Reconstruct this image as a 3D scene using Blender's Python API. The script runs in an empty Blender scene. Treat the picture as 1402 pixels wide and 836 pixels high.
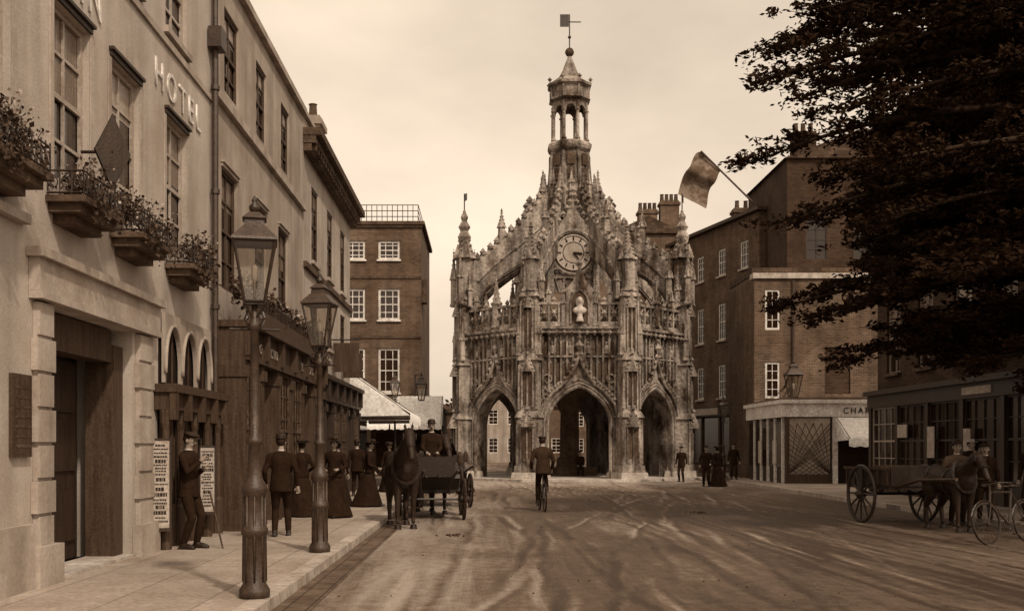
import bpy, math, random
import numpy as np
from mathutils import Vector, Matrix
rnd=random.Random(11)
scene=bpy.context.scene
scene.view_settings.view_transform='Standard'; scene.view_settings.look='None'
scene.view_settings.exposure=0; scene.view_settings.gamma=1
def sep(v): return (v**.85, v, v**1.14, 1)
rad=math.radians
# ------------------------------------------------------------------ materials
def mat(name,v,v2=None,scale=1.2,fine=25,bump=.3,bd=.02,rough=.9,stretch=(1,1,1),spec=.2,kind=None,contrast=(.35,.65),bw=.23,bh=.075,mortar=None,streak=0,grain=(.72,1.22)):
    m=bpy.data.materials.new(name); m.use_nodes=True
    nt=m.node_tree; N=nt.nodes; L=nt.links
    bs=N['Principled BSDF']; bs.inputs['Roughness'].default_value=rough
    bs.inputs['Specular IOR Level'].default_value=spec
    if v2 is None: v2=v*.7
    tc=N.new('ShaderNodeTexCoord'); mp=N.new('ShaderNodeMapping'); mp.inputs['Scale'].default_value=stretch
    L.new(tc.outputs['Object'],mp.inputs['Vector'])
    n1=N.new('ShaderNodeTexNoise'); n1.inputs['Scale'].default_value=scale; n1.inputs['Detail'].default_value=5; n1.inputs['Roughness'].default_value=.65
    L.new(mp.outputs[0],n1.inputs['Vector'])
    r=N.new('ShaderNodeValToRGB'); r.color_ramp.elements[0].position=contrast[0]; r.color_ramp.elements[1].position=contrast[1]
    r.color_ramp.elements[0].color=sep(v2); r.color_ramp.elements[1].color=sep(v)
    L.new(n1.outputs['Fac'],r.inputs['Fac'])
    n2=N.new('ShaderNodeTexNoise'); n2.inputs['Scale'].default_value=fine; n2.inputs['Detail'].default_value=3
    L.new(tc.outputs['Object'],n2.inputs['Vector'])
    mr=N.new('ShaderNodeMapRange'); mr.inputs['From Min'].default_value=.25; mr.inputs['From Max'].default_value=.75
    mr.inputs['To Min'].default_value=grain[0]; mr.inputs['To Max'].default_value=grain[1]
    L.new(n2.outputs['Fac'],mr.inputs['Value'])
    mx=N.new('ShaderNodeMix'); mx.data_type='RGBA'; mx.blend_type='MULTIPLY'; mx.inputs[0].default_value=1
    src=r.outputs['Color']; hsrc=n2.outputs['Fac']
    def mul(s,fac):
        q=N.new('ShaderNodeMix'); q.data_type='RGBA'; q.blend_type='MULTIPLY'; q.inputs[0].default_value=1
        L.new(s,q.inputs[6]); L.new(fac,q.inputs[7]); return q.outputs[2]
    if streak>0:
        mp3=N.new('ShaderNodeMapping'); mp3.inputs['Scale'].default_value=(1.5,1.5,.14); L.new(tc.outputs['Object'],mp3.inputs['Vector'])
        n3=N.new('ShaderNodeTexNoise'); n3.inputs['Scale'].default_value=1.6; n3.inputs['Detail'].default_value=5; L.new(mp3.outputs[0],n3.inputs['Vector'])
        m3=N.new('ShaderNodeMapRange'); m3.inputs['From Min'].default_value=.32; m3.inputs['From Max'].default_value=.6; m3.inputs['To Min'].default_value=1-streak; m3.inputs['To Max'].default_value=1.05
        L.new(n3.outputs['Fac'],m3.inputs['Value']); src=mul(src,m3.outputs[0])
    if kind in('brick','slab','slate'):
        sx=N.new('ShaderNodeSeparateXYZ'); cb=N.new('ShaderNodeCombineXYZ'); L.new(tc.outputs['Object'],sx.inputs[0])
        if kind=='slab':
            L.new(sx.outputs['Y'],cb.inputs['X']); L.new(sx.outputs['X'],cb.inputs['Y'])
        else:
            ad=N.new('ShaderNodeMath'); L.new(sx.outputs['X'],ad.inputs[0]); L.new(sx.outputs['Y'],ad.inputs[1])
            L.new(ad.outputs[0],cb.inputs['X']); L.new(sx.outputs['Z'],cb.inputs['Y'])
        bt=N.new('ShaderNodeTexBrick'); bt.inputs['Scale'].default_value=1; bt.inputs['Brick Width'].default_value=bw; bt.inputs['Row Height'].default_value=bh
        bt.inputs['Mortar Size'].default_value=.012 if kind!='slab' else .012
        bt.inputs['Color1'].default_value=(1.3,1.3,1.3,1); bt.inputs['Color2'].default_value=(.6,.6,.6,1)
        if kind=='slab': bt.inputs['Color1'].default_value=(1.06,1.06,1.06,1); bt.inputs['Color2'].default_value=(.9,.9,.9,1)
        q=mortar if mortar else .6
        bt.inputs['Mortar'].default_value=(q,q,q,1)
        L.new(cb.outputs[0],bt.inputs['Vector'])
        src=mul(src,bt.outputs['Color'])
    L.new(src,mx.inputs[6]); L.new(mr.outputs[0],mx.inputs[7]); L.new(mx.outputs[2],bs.inputs['Base Color'])
    if bump>0:
        b=N.new('ShaderNodeBump'); b.inputs['Strength'].default_value=bump; b.inputs['Distance'].default_value=bd
        L.new(hsrc,b.inputs['Height']); L.new(b.outputs[0],bs.inputs['Normal'])
    return m
M_={}
def mk(n,*a,**k): M_[n]=mat(n,*a,**k)
mk('stucco',.42,.29,scale=.7,fine=30,bump=.2,streak=.2,grain=(.86,1.1))
mk('stucco2',.34,.22,scale=.8,fine=30,bump=.2,streak=.25,grain=(.86,1.1))
mk('trim',.38,.25,scale=1.5,fine=26,bump=.15,streak=.25,grain=(.85,1.12))
mk('stone',.36,.04,scale=1.5,fine=6,bump=1,bd=.08,stretch=(1,1,.45),contrast=(.36,.62),streak=.6)
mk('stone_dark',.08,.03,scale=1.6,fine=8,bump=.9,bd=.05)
mk('stone_pale',.5,.3,scale=2,fine=10,streak=.3)
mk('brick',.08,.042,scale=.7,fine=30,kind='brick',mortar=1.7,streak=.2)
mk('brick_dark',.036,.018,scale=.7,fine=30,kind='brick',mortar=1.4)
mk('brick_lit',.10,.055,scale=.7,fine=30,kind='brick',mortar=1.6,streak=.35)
mk('slate',.07,.035,scale=1.5,kind='slate',bw=.35,bh=.22,mortar=.5)
mk('lead',.11,.06,scale=2)
mk('white',.7,.5,scale=3,fine=12,rough=.6,streak=.15)
mk('canvas',.8,.68,scale=2.5,fine=8,bump=.3,bd=.05)
mk('wood',.024,.011,scale=3,fine=30,stretch=(5,5,.4),rough=.55,spec=.4)
mk('wood_mid',.055,.024,scale=3,fine=30,stretch=(5,5,.4),rough=.6)
mk('iron',.02,.01,scale=5,fine=40,rough=.45,spec=.5)
mk('iron_post',.038,.016,scale=7,fine=40,rough=.5,spec=.5)
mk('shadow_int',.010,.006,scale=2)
mk('glass',.015,.008,scale=1.5,rough=.1,spec=.5,bump=.05)
mk('blind',.36,.22,scale=2,rough=.35,bump=0)
mk('curtain',.2,.07,scale=4,rough=.3,bump=0,stretch=(8,8,.5))
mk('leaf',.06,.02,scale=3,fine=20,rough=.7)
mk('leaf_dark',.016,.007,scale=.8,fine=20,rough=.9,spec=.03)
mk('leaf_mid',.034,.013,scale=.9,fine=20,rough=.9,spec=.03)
mk('flower',.4,.15,scale=9)
mk('bark',.03,.012,scale=4,stretch=(3,3,.5),bump=.8)
mk('ground',.12,.07,scale=.3)
mk('gutter',.11,.05,scale=2,fine=10,kind='slab',bw=.5,bh=.22,mortar=.45)
mk('pave',.33,.18,scale=.7,fine=20,kind='slab',bw=1.5,bh=.9,mortar=.62,contrast=(.3,.7),bump=.3)
mk('kerb',.40,.25,scale=3,fine=14,kind='slab',bw=1.0,bh=.5,mortar=.45)
mk('cloth_dark',.015,.008,scale=8,fine=60,rough=.95,spec=.1)
mk('cloth_mid',.035,.02,scale=8,fine=60,rough=.95,spec=.1)
mk('cloth_grey',.08,.05,scale=8,fine=60,rough=.95,spec=.1)
mk('shirt',.5,.4,scale=8)
mk('skin',.26,.2,scale=8,fine=60,rough=.6,bump=.05)
mk('hair',.018,.01,scale=20,rough=.6)
mk('leather',.012,.007,scale=10,rough=.45,spec=.4)
mk('horse_brown',.017,.009,scale=4,fine=40,rough=.6,spec=.25,bump=.1)
mk('poster',.42,.28,scale=5)
mk('gold',.42,.28,scale=5)
mk('flagcloth',.15,.06,scale=1.0,contrast=(.45,.55))
mk('dung',.05,.03,scale=9)
def lampglass():
    m=bpy.data.materials.new('lamp_glass'); m.use_nodes=True; nt=m.node_tree
    out=nt.nodes['Material Output']
    tr=nt.nodes.new('ShaderNodeBsdfTransparent'); gl=nt.nodes.new('ShaderNodeBsdfGlossy'); gl.inputs['Roughness'].default_value=.15
    tr.inputs[0].default_value=(.88,.85,.8,1)
    mx=nt.nodes.new('ShaderNodeMixShader'); mx.inputs[0].default_value=.16
    nt.links.new(tr.outputs[0],mx.inputs[1]); nt.links.new(gl.outputs[0],mx.inputs[2]); nt.links.new(mx.outputs[0],out.inputs[0])
    return m
M_['lampglass']=lampglass()
def roadmat():
    m=bpy.data.materials.new('macadam'); m.use_nodes=True; nt=m.node_tree; N=nt.nodes; L=nt.links; bs=N['Principled BSDF']
    bs.inputs['Specular IOR Level'].default_value=.3
    tc=N.new('ShaderNodeTexCoord')
    def nz(st,sc,det=5,dist=0):
        mp=N.new('ShaderNodeMapping'); mp.inputs['Scale'].default_value=st; L.new(tc.outputs['Object'],mp.inputs[0])
        n=N.new('ShaderNodeTexNoise'); n.inputs['Scale'].default_value=sc; n.inputs['Detail'].default_value=det; n.inputs['Roughness'].default_value=.65; n.inputs['Distortion'].default_value=dist; L.new(mp.outputs[0],n.inputs[0]); return n.outputs['Fac']
    big=nz((1,.35,1),.45,5,.8); st=nz((3.4,.25,1),1.0,6,1.0); fi=nz((1,1,1),5,6); gr=nz((1,1,1),40,3)
    at=N.new('ShaderNodeAttribute'); at.attribute_name='track_and_shade'
    def mth(op,a,b):
        q=N.new('ShaderNodeMath'); q.operation=op
        for i,x in enumerate((a,b)):
            if isinstance(x,(int,float)): q.inputs[i].default_value=x
            else: L.new(x,q.inputs[i])
        return q.outputs[0]
    s=mth('ADD',mth('MULTIPLY',big,.55),mth('MULTIPLY',st,.3)); s=mth('ADD',s,mth('MULTIPLY',fi,.3)); s=mth('ADD',s,mth('MULTIPLY',at.outputs['Fac'],.17)); s=mth('ADD',s,mth('MULTIPLY',gr,.16))
    r=N.new('ShaderNodeValToRGB'); L.new(s,r.inputs[0]); e=r.color_ramp.elements; e[0].position=.50; e[0].color=sep(.03); e[1].position=.92; e[1].color=sep(.30)
    x=e.new(.67); x.color=sep(.088)
    L.new(r.outputs[0],bs.inputs['Base Color'])
    rr=N.new('ShaderNodeMapRange'); rr.inputs['From Min'].default_value=.48; rr.inputs['From Max'].default_value=.66; rr.inputs['To Min'].default_value=.5; rr.inputs['To Max'].default_value=.92; L.new(s,rr.inputs['Value']); L.new(rr.outputs[0],bs.inputs['Roughness'])
    b=N.new('ShaderNodeBump'); b.inputs['Strength'].default_value=.8; b.inputs['Distance'].default_value=.045; L.new(mth('ADD',mth('ADD',fi,mth('MULTIPLY',gr,.5)),mth('MULTIPLY',st,.7)),b.inputs['Height']); L.new(b.outputs[0],bs.inputs['Normal'])
    return m
M_['road']=roadmat()
# ------------------------------------------------------------------ mesh builder
class Part:
    def __init__(s): s.v=[]; s.f=[]
    def add(s,vs,fs,M=None):
        o=len(s.v)
        if M is not None: vs=[M@Vector(v) for v in vs]
        s.v.extend([tuple(v) for v in vs]); s.f.extend([tuple(i+o for i in f) for f in fs])
class Obj:
    def __init__(s,name,loc=(0,0,0),rot=0,local=False,scale=1):
        s.name=name; s.loc=Vector(loc); s.rot=rot; s.local=local; s.scale=scale; s.parts={}; s.extra=[]
    def p(s,pn,m,smooth=False,rem=0):
        k=(pn,m)
        if k not in s.parts: s.parts[k]=Part(); s.parts[k].smooth=smooth; s.parts[k].rem=rem
        return s.parts[k]
    def done(s):
        e=bpy.data.objects.new(s.name,None); scene.collection.objects.link(e)
        e.location=s.loc; e.rotation_euler=(0,0,s.rot); e.scale=(s.scale,)*3; e.empty_display_size=.3
        for (pn,m),P in s.parts.items():
            if not P.v: continue
            me=bpy.data.meshes.new(pn); me.from_pydata(P.v,[],P.f); me.materials.append(M_[m])
            if P.smooth and not P.rem:
                for pl in me.polygons: pl.use_smooth=True
            ob=bpy.data.objects.new(pn,me); scene.collection.objects.link(ob); ob.parent=e
            if not s.local: ob.location=-s.loc
            if P.rem:
                md=ob.modifiers.new('r','REMESH'); md.mode='VOXEL'; md.voxel_size=P.rem; md.use_smooth_shade=True
                sm=ob.modifiers.new('s','SMOOTH'); sm.factor=.5; sm.iterations=3
        for o in s.extra:
            o.parent=e
            if not s.local: o.location=Vector(o.location)-s.loc
        return e
def box(p,a,b,M=None):
    x0,y0,z0=a; x1,y1,z1=b
    p.add([(x0,y0,z0),(x1,y0,z0),(x1,y1,z0),(x0,y1,z0),(x0,y0,z1),(x1,y0,z1),(x1,y1,z1),(x0,y1,z1)],
      [(0,3,2,1),(4,5,6,7),(0,1,5,4),(1,2,6,5),(2,3,7,6),(3,0,4,7)],M)
def lathe(p,prof,n=8,c=(0,0),rot=0,M=None,sx=1,sy=1):
    vs=[];fs=[]
    for r,z in prof:
        for i in range(n):
            a=rot+2*math.pi*i/n; vs.append((c[0]+r*sx*math.cos(a),c[1]+r*sy*math.sin(a),z))
    for j in range(len(prof)-1):
        for i in range(n):
            k=(i+1)%n; fs.append((j*n+i,j*n+k,(j+1)*n+k,(j+1)*n+i))
    fs.append(tuple(range(n-1,-1,-1))); fs.append(tuple((len(prof)-1)*n+i for i in range(n)))
    p.add(vs,fs,M)
def sq(p,w0,w1,z0,z1,c=(0,0),M=None): lathe(p,[(w0*.7071,z0),(w1*.7071,z1)],4,c,math.pi/4,M)
def tube(p,pts,r,n=6,M=None,closed=False):
    pts=[Vector(q) for q in pts]; m=len(pts)
    if not hasattr(r,'__len__'): r=[r]*m
    vs=[];fs=[]; up=None
    for j in range(m):
        if closed: t=pts[(j+1)%m]-pts[j-1]
        else: t=pts[min(j+1,m-1)]-pts[max(j-1,0)]
        if t.length<1e-9: t=Vector((0,0,1))
        t.normalize()
        if up is None:
            up=Vector((0,0,1)) if abs(t.z)<.9 else Vector((1,0,0))
        a=t.cross(up)
        if a.length<1e-4: a=t.cross(Vector((0,1,.1)))
        a.normalize(); b=a.cross(t).normalized(); up=b
        for i in range(n):
            th=2*math.pi*i/n; vs.append(pts[j]+a*math.cos(th)*r[j]+b*math.sin(th)*r[j])
    for j in range(m if closed else m-1):
        jj=(j+1)%m
        for i in range(n):
            k=(i+1)%n; fs.append((j*n+i,jj*n+i,jj*n+k,j*n+k))
    if not closed: fs.append(tuple(range(n))); fs.append(tuple((m-1)*n+i for i in range(n-1,-1,-1)))
    p.add(vs,fs,M)
def ell(p,c,r,M=None,n=10,m=7,R=None):
    vs=[(0,0,-1)];fs=[]
    for j in range(1,m):
        ph=-math.pi/2+math.pi*j/m
        for i in range(n):
            a=2*math.pi*i/n; vs.append((math.cos(ph)*math.cos(a),math.cos(ph)*math.sin(a),math.sin(ph)))
    vs.append((0,0,1)); T=len(vs)-1
    for i in range(n):
        k=(i+1)%n; fs.append((0,1+k,1+i)); fs.append((T,T-n+i,T-n+k))
    for j in range(m-2):
        for i in range(n):
            k=(i+1)%n; fs.append((1+j*n+i,1+j*n+k,1+(j+1)*n+k,1+(j+1)*n+i))
    if not hasattr(r,'__len__'): r=(r,r,r)
    out=[]
    for v in vs:
        w=Vector((v[0]*r[0],v[1]*r[1],v[2]*r[2]))
        if R is not None: w=R@w
        out.append(w+Vector(c))
    p.add(out,fs,M)
def octa(p,c,r,M=None):
    x,y,z=c; p.add([(x+r,y,z),(x-r,y,z),(x,y+r,z),(x,y-r,z),(x,y,z+r*1.2),(x,y,z-r*1.2)],[(0,2,4),(2,1,4),(1,3,4),(3,0,4),(2,0,5),(1,2,5),(3,1,5),(0,3,5)],M)
def extr(p,poly,y0,y1,M=None):
    n=len(poly); vs=[(a,y0,b) for a,b in poly]+[(a,y1,b) for a,b in poly]
    fs=[tuple(range(n)),tuple(range(2*n-1,n-1,-1))]+[(i,i+n,(i+1)%n+n,(i+1)%n) for i in range(n)]
    p.add(vs,fs,M)
def quad(p,a,b,c,d,M=None): p.add([a,b,c,d],[(0,1,2,3)],M)
def FR(o,ang): return Matrix.Translation(Vector(o))@Matrix.Rotation(ang,4,'Z')
def text(s,M,size,mt,ext=.015,align='LEFT',sp=1.0):
    cu=bpy.data.curves.new('lettering','FONT'); cu.body=s; cu.size=size; cu.extrude=ext; cu.align_x=align; cu.space_character=sp
    cu.materials.append(M_[mt]); ob=bpy.data.objects.new('lettering_'+s.lower().replace(' ','_').replace('.',''),cu); scene.collection.objects.link(ob)
    mm=M@Matrix.Rotation(rad(90),4,'X'); ob.location=mm.to_translation(); ob.rotation_euler=mm.to_euler(); return ob
def leaves(p,c,e,n,s):
    for _ in range(n):
        x=c[0]+rnd.gauss(0,.5)*e[0]; y=c[1]+rnd.gauss(0,.5)*e[1]; z=c[2]+rnd.gauss(0,.5)*e[2]
        d=Vector((rnd.uniform(-1,1),rnd.uniform(-1,1),rnd.uniform(-.3,1))).normalized(); q=Vector((rnd.uniform(-1,1),rnd.uniform(-1,1),rnd.uniform(-1,1))).cross(d)*.5
        k=s*rnd.uniform(.6,1.4); o=Vector((x,y,z))
        p.add([o,o+d*k*.5+q*k,o+d*k,o+d*k*.5-q*k],[(0,1,2,3)])
# ------------------------------------------------------------------ architecture helpers
def wall(B,M,u0,u1,z0,z1,ops,wm,D=6,back=.6,pn='walls'):
    """front skin with openings (a,b,c,d,depth) + core volume behind"""
    P=B.p(pn,wm); us=sorted(set([u0,u1]+[q for o in ops for q in o[:2]])); zs=sorted(set([z0,z1]+[q for o in ops for q in o[2:4]]))
    for i in range(len(us)-1):
        for j in range(len(zs)-1):
            cu=(us[i]+us[i+1])/2; cz=(zs[j]+zs[j+1])/2
            if any(o[0]<cu<o[1] and o[2]<cz<o[3] for o in ops): continue
            quad(P,(us[i],0,zs[j]),(us[i+1],0,zs[j]),(us[i+1],0,zs[j+1]),(us[i],0,zs[j+1]),M)
    for o in ops:
        a,b,c,d=o[:4]; t=o[4]
        quad(P,(a,0,c),(a,0,d),(a,t,d),(a,t,c),M); quad(P,(b,0,d),(b,0,c),(b,t,c),(b,t,d),M)
        quad(P,(a,0,d),(b,0,d),(b,t,d),(a,t,d),M); quad(P,(a,0,c),(a,t,c),(b,t,c),(b,0,c),M)
    box(P,(u0,back,z0),(u1,D,z1),M)
    quad(P,(u0,0,z0),(u0,0,z1),(u0,back,z1),(u0,back,z0),M); quad(P,(u1,0,z0),(u1,back,z0),(u1,back,z1),(u1,0,z1),M)
    quad(P,(u0,0,z1),(u1,0,z1),(u1,back,z1),(u0,back,z1),M)
def sash(B,M,a,b,c,d,y,cols=2,rows=4,fm='white',blind=None,fw=.06,bw=.014):
    F=B.p('window_frames',fm); G=B.p('window_glass','glass')
    quad(G,(a,y,c),(b,y,c),(b,y,d),(a,y,d),M)
    if blind:
        zb=d-(d-c)*blind; quad(B.p('blinds','curtain' if rnd.random()<.5 else 'blind'),(a+fw,y-.006,zb),(b-fw,y-.006,zb),(b-fw,y-.006,d-fw),(a+fw,y-.006,d-fw),M)
    y0=y-.05;y1=y-.01
    box(F,(a,y0,c),(a+fw,y1,d),M); box(F,(b-fw,y0,c),(b,y1,d),M); box(F,(a+fw,y0,d-fw),(b-fw,y1,d),M); box(F,(a+fw,y0,c),(b-fw,y1,c+fw),M)
    m=(c+d)/2; box(F,(a+fw,y0+.002,m-.03),(b-fw,y1,m+.03),M)
    for i in range(1,cols):
        u=a+(b-a)*i/cols; box(F,(u-bw,y0+.012,c+fw),(u+bw,y1,d-fw),M)
    for j in range(1,rows):
        if abs(j*2-rows)<.1: continue
        z=c+(d-c)*j/rows; box(F,(a+fw,y0+.015,z-bw),(b-fw,y1,z+bw),M)
def sill(B,M,a,b,z,mt='trim',o=.12,h=.1): box(B.p('sills',mt),(a-.08,-o,z-h),(b+.08,.02,z-.002),M)
def hood(B,M,a,b,z,mt='trim'):
    H=B.p('window_hoods',mt); box(H,(a-.06,-.07,z+.07),(b+.06,-.002,z+.11),M); box(H,(a-.04,-.035,z+.003),(b+.04,-.003,z+.069),M)
def arch_h(t,kind):
    t=min(1,abs(t))
    return math.sqrt(max(0,1-t*t)) if kind=='r' else math.sqrt(max(0,1-t*t))*.72+.28*(1-t)**.85
def arch_wall(p,M,u0,u1,z0,z1,uc,hw,sp,rise,T,kind='p',n=20,y=0):
    xs=[uc-hw*math.cos(math.pi*i/n) for i in range(n+1)]
    zz=[sp+rise*arch_h((x-uc)/hw,kind) for x in xs]
    for (a,b) in((u0,uc-hw),(uc+hw,u1)):
        if b-a>1e-4: box(p,(a,y,z0),(b,y+T,z1),M)
    for i in range(n):
        a,b=xs[i],xs[i+1]; ha,hb=zz[i],zz[i+1]
        quad(p,(a,y,ha),(b,y,hb),(b,y,z1),(a,y,z1),M); quad(p,(b,y+T,hb),(a,y+T,ha),(a,y+T,z1),(b,y+T,z1),M)
        quad(p,(a,y,ha),(a,y+T,ha),(b,y+T,hb),(b,y,hb),M)
    quad(p,(uc-hw,y,z1),(uc+hw,y,z1),(uc+hw,y+T,z1),(uc-hw,y+T,z1),M)
def arch_path(uc,hw,z0,sp,rise,y,kind='p',n=20,g=0):
    pts=[(uc-hw-g,y,z0)]
    for i in range(n+1):
        x=-math.cos(math.pi*i/n); pts.append((uc+(hw+g)*x,y,sp+(rise+g)*arch_h(x,kind)))
    pts.append((uc+hw+g,y,z0)); return pts
def pinnacle(p,M,cx,cy,w,z0,z1,cr=5):
    h=z1-z0; zs=z0+h*.48
    sq(p,w,w*.92,z0,zs,(cx,cy),M); sq(p,w*1.3,w*1.15,z0+h*.02,z0+h*.06,(cx,cy),M); sq(p,w*1.35,w*1.2,zs-.02,zs+h*.03,(cx,cy),M)
    for dx,dy in((1,0),(-1,0),(0,1),(0,-1)):
        x=cx+dx*w*.5;y=cy+dy*w*.5
        lathe(p,[(w*.38,zs),(w*.02,zs+h*.16)],4,(x,y),0,M)
    sq(p,w*.85,w*.08,zs+h*.03,z1-.1*h*.5,(cx,cy),M)
    for i in range(cr):
        t=(i+.6)/cr; z=zs+h*.05+(z1-zs-h*.12)*t; r=w*.43*(1-t)+.02
        for dx,dy in((1,1),(-1,1),(1,-1),(-1,-1)): octa(p,(cx+dx*r*.95,cy+dy*r*.95,z),w*.13,M)
    octa(p,(cx,cy,z1-h*.05),w*.27,M); octa(p,(cx,cy,z1),w*.13,M)
def chimney(B,x,y,z0,z1,w=1.2,d=.7,pots=3,m='brick'):
    C=B.p('chimney',m); box(C,(x-w/2,y-d/2,z0),(x+w/2,y+d/2,z1)); box(C,(x-w/2-.08,y-d/2-.08,z1-.3),(x+w/2+.08,y+d/2+.08,z1-.12))
    for i in range(pots): lathe(B.p('chimney_pots','stone_dark'),[(.15,z1+.001),(.12,z1+.45),(.15,z1+.5)],8,(x-w/2+w*(i+.5)/pots,y))
# ================================================================== GROUND
def flat(name,poly,z,m,h=0):
    o=Obj(name); P=o.p(name+'_surface',m); n=len(poly)
    if h==0: P.add([(a,b,z) for a,b in poly],[tuple(range(n))])
    else:
        P.add([(a,b,z) for a,b in poly]+[(a,b,z-h) for a,b in poly],[tuple(range(n))]+[(i,i+n,(i+1)%n+n,(i+1)%n) for i in range(n)])
    return o
flat('ground',[(-700,-300),(700,-300),(700,900),(-700,900)],-.05,'ground').done()
def road():
    rg=np.random.RandomState(3); xs=np.concatenate([np.arange(-12,-2.3,1.2),np.arange(-2.2,12,.07),np.arange(12.2,45,2.5)]); ys=np.concatenate([np.arange(-16,4,1.0),np.arange(4,24,.2),np.arange(24,60,.6),np.arange(60,150,4)])
    X,Y=np.meshgrid(xs,ys); T=np.zeros_like(X); Hh=np.zeros_like(X)
    for i in range(34):
        g=rg.uniform(-1.2,9.2); e=rg.choice([rg.uniform(-4,-.5),rg.uniform(-2,1),rg.uniform(9.2,11)]) if rg.rand()<.75 else g
        pw=rg.uniform(1.2,2.8); t=np.clip((Y-2)/46,0,1.2); sgn=rg.choice([-1,1]); ph=rg.uniform(0,6); wd=rg.uniform(.035,.085); pr=rg.uniform(.12,.6); am=rg.uniform(.35,1.1)
        for off in(0,1.35):
            c=g+off+(e-g)*t**pw+.25*np.sin(Y*.28+ph)+.03*np.sin(Y*2.1+ph); amp=am*np.clip(.3+.9*np.sin(Y*pr+ph*2+off),0,1)
            G=np.exp(-((X-c)/wd)**2)*amp; T+=sgn*G; Hh-=G*.014
            T-=.5*sgn*np.exp(-((X-c-wd*1.8)/(wd*.7))**2)*amp; Hh+=.008*np.exp(-((X-c-wd*1.8)/(wd*.8))**2)*amp
    T+=1.2*np.exp(-((Y-46)/5)**2)+.9*np.exp(-((X+1.1)/1.2)**2)-.55*np.exp(-((X-5.5)/3.0)**2)*np.clip((36-Y)/20,0,1)-.5*np.clip((11-Y)/6,0,1)  # broad paler bands, tree shade painted right of centre, darker foreground
    Hh=np.clip(Hh,-.022,.014)-.004
    V=np.stack([X,Y,Hh],-1).reshape(-1,3); ny,nx=X.shape; idx=np.arange(nx*ny).reshape(ny,nx)
    F=np.stack([idx[:-1,:-1],idx[:-1,1:],idx[1:,1:],idx[1:,:-1]],-1).reshape(-1,4)
    me=bpy.data.meshes.new('road'); me.from_pydata(V.tolist(),[],F.tolist()); me.materials.append(M_['road'])
    a=me.attributes.new('track_and_shade','FLOAT','POINT'); a.data.foreach_set('value',np.clip(T,-1.3,1.3).reshape(-1).astype(np.float32))
    for p in me.polygons: p.use_smooth=True
    ob=bpy.data.objects.new('road',me); scene.collection.objects.link(ob)
road()
o=Obj('road_litter',(2,15,0)); P=o.p('droppings_and_stones','dung')
for _ in range(260):
    y=5+40*rnd.random()**1.1; x=rnd.uniform(-1.7,9.2); r=rnd.uniform(.005,.014); ell(P,(x,y,.0+r*.3),(r*1.4,r*1.2,r*.7),None,5,4)
for cx,cy in((-.6,18.6),(5.2,25)):
    for _ in range(14): r=rnd.uniform(.015,.03); ell(P,(cx+rnd.gauss(0,.12),cy+rnd.gauss(0,.12),r*.5),r,None,6,4)
o.done()
o=flat('pavement',[(-6.5,-15),(-2.3,-15),(-2.3,48),(-9,50)],.12,'pave'); 
P=o.p('kerb_stones','kerb'); box(P,(-2.298,-15,-.03),(-2.1,48,.124)); G=o.p('gutter','gutter'); box(G,(-2.098,-15,-.03),(-1.72,48,.008))
D=o.p('drain','shadow_int'); box(D,(-2.115,6.0,.010),(-1.95,7.2,.09)); D2=o.p('drain_grate','iron')
for i in range(12): box(D2,(-1.94,6.0+i*.1,.009),(-1.74,6.05+i*.1,.022))
o.done()
o=flat('pavement',[(9.75,-15),(16,-15),(20,60),(13.6,60),(11.15,46)],.12,'pave',.15)
P=o.p('kerb_stones','kerb'); 
P.add([(9.55,-15,-.03),(9.745,-15,-.03),(11.145,46,-.03),(10.95,46,-.03),(9.55,-15,.124),(9.745,-15,.124),(11.145,46,.124),(10.95,46,.124)],[(4,5,6,7),(0,1,5,4),(3,0,4,7),(2,3,7,6)])
o.done()
# ================================================================== LEFT ROW (u = world Y)
ML=FR((-4.8,0,0),rad(90))
B=Obj('hotel',(-4.8,14,.12))
W1=[(9.3,10.35),(11.35,12.4),(13.1,14.2),(15.35,16.45)]
ops=[(a,b,4.6,6.6,.13) for a,b in W1]+[(a,b,7.9,9.5,.12) for a,b in W1]+[(11.3,13.9,.12,3.16,.75),(15.0,17.7,.12,3.5,.5)]
wall(B,ML,6,17.93,.05,10.25,ops,'stucco',D=8,back=1.1)
for i,(a,b) in enumerate(W1):
    sash(B,ML,a,b,4.6,6.6,.13,2,4,'blind',[None,.5,.3,.45][i],fw=.07,bw=.02); hood(B,ML,a,b,6.6,'wood')
    sash(B,ML,a,b,7.9,9.5,.12,2,4,'blind',.4,fw=.07,bw=.02); sill(B,ML,a,b,7.9,o=.07)
T=B.p('stucco_trim','trim')
for a,b in W1:
    box(T,(a-.1,-.02,4.5),(a-.002,-.003,6.58),ML); box(T,(b+.002,-.02,4.5),(b+.1,-.003,6.58),ML)
box(T,(10.75,-.12,3.25),(14.75,-.004,3.6),ML); box(T,(10.68,-.19,3.602),(14.82,-.004,3.7),ML); box(T,(10.75,-.15,3.17),(14.75,-.004,3.248),ML)
for (a,b) in((10.8,11.25),(13.98,14.6)):
    z=.12; k=0
    while z<3.1:
        e=.1 if k%2 else 0
        box(T,(a+e*.5,-.08,z+.018),(b-e*.5,-.003,min(z+.36,3.16)),ML); box(T,(a+.04,-.05,z-.018),(b-.04,-.004,z+.018),ML); z+=.38; k+=1
    box(T,(a-.08,-.14,.12),(b+.08,-.0045,.55),ML)
Dn=B.p('door','wood'); fr=B.p('door_frame','wood_mid')
box(fr,(13.55,.12,.12),(13.88,.5,2.95),ML); box(fr,(11.32,.15,2.72),(13.54,.45,3.14),ML); box(fr,(11.32,.25,.12),(11.45,.5,2.71),ML)
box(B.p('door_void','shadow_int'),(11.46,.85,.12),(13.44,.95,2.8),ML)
for i in range(7): box(Dn,(11.46+i*.14,.53,.16),(11.585+i*.14,.58,2.7),ML)
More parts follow.
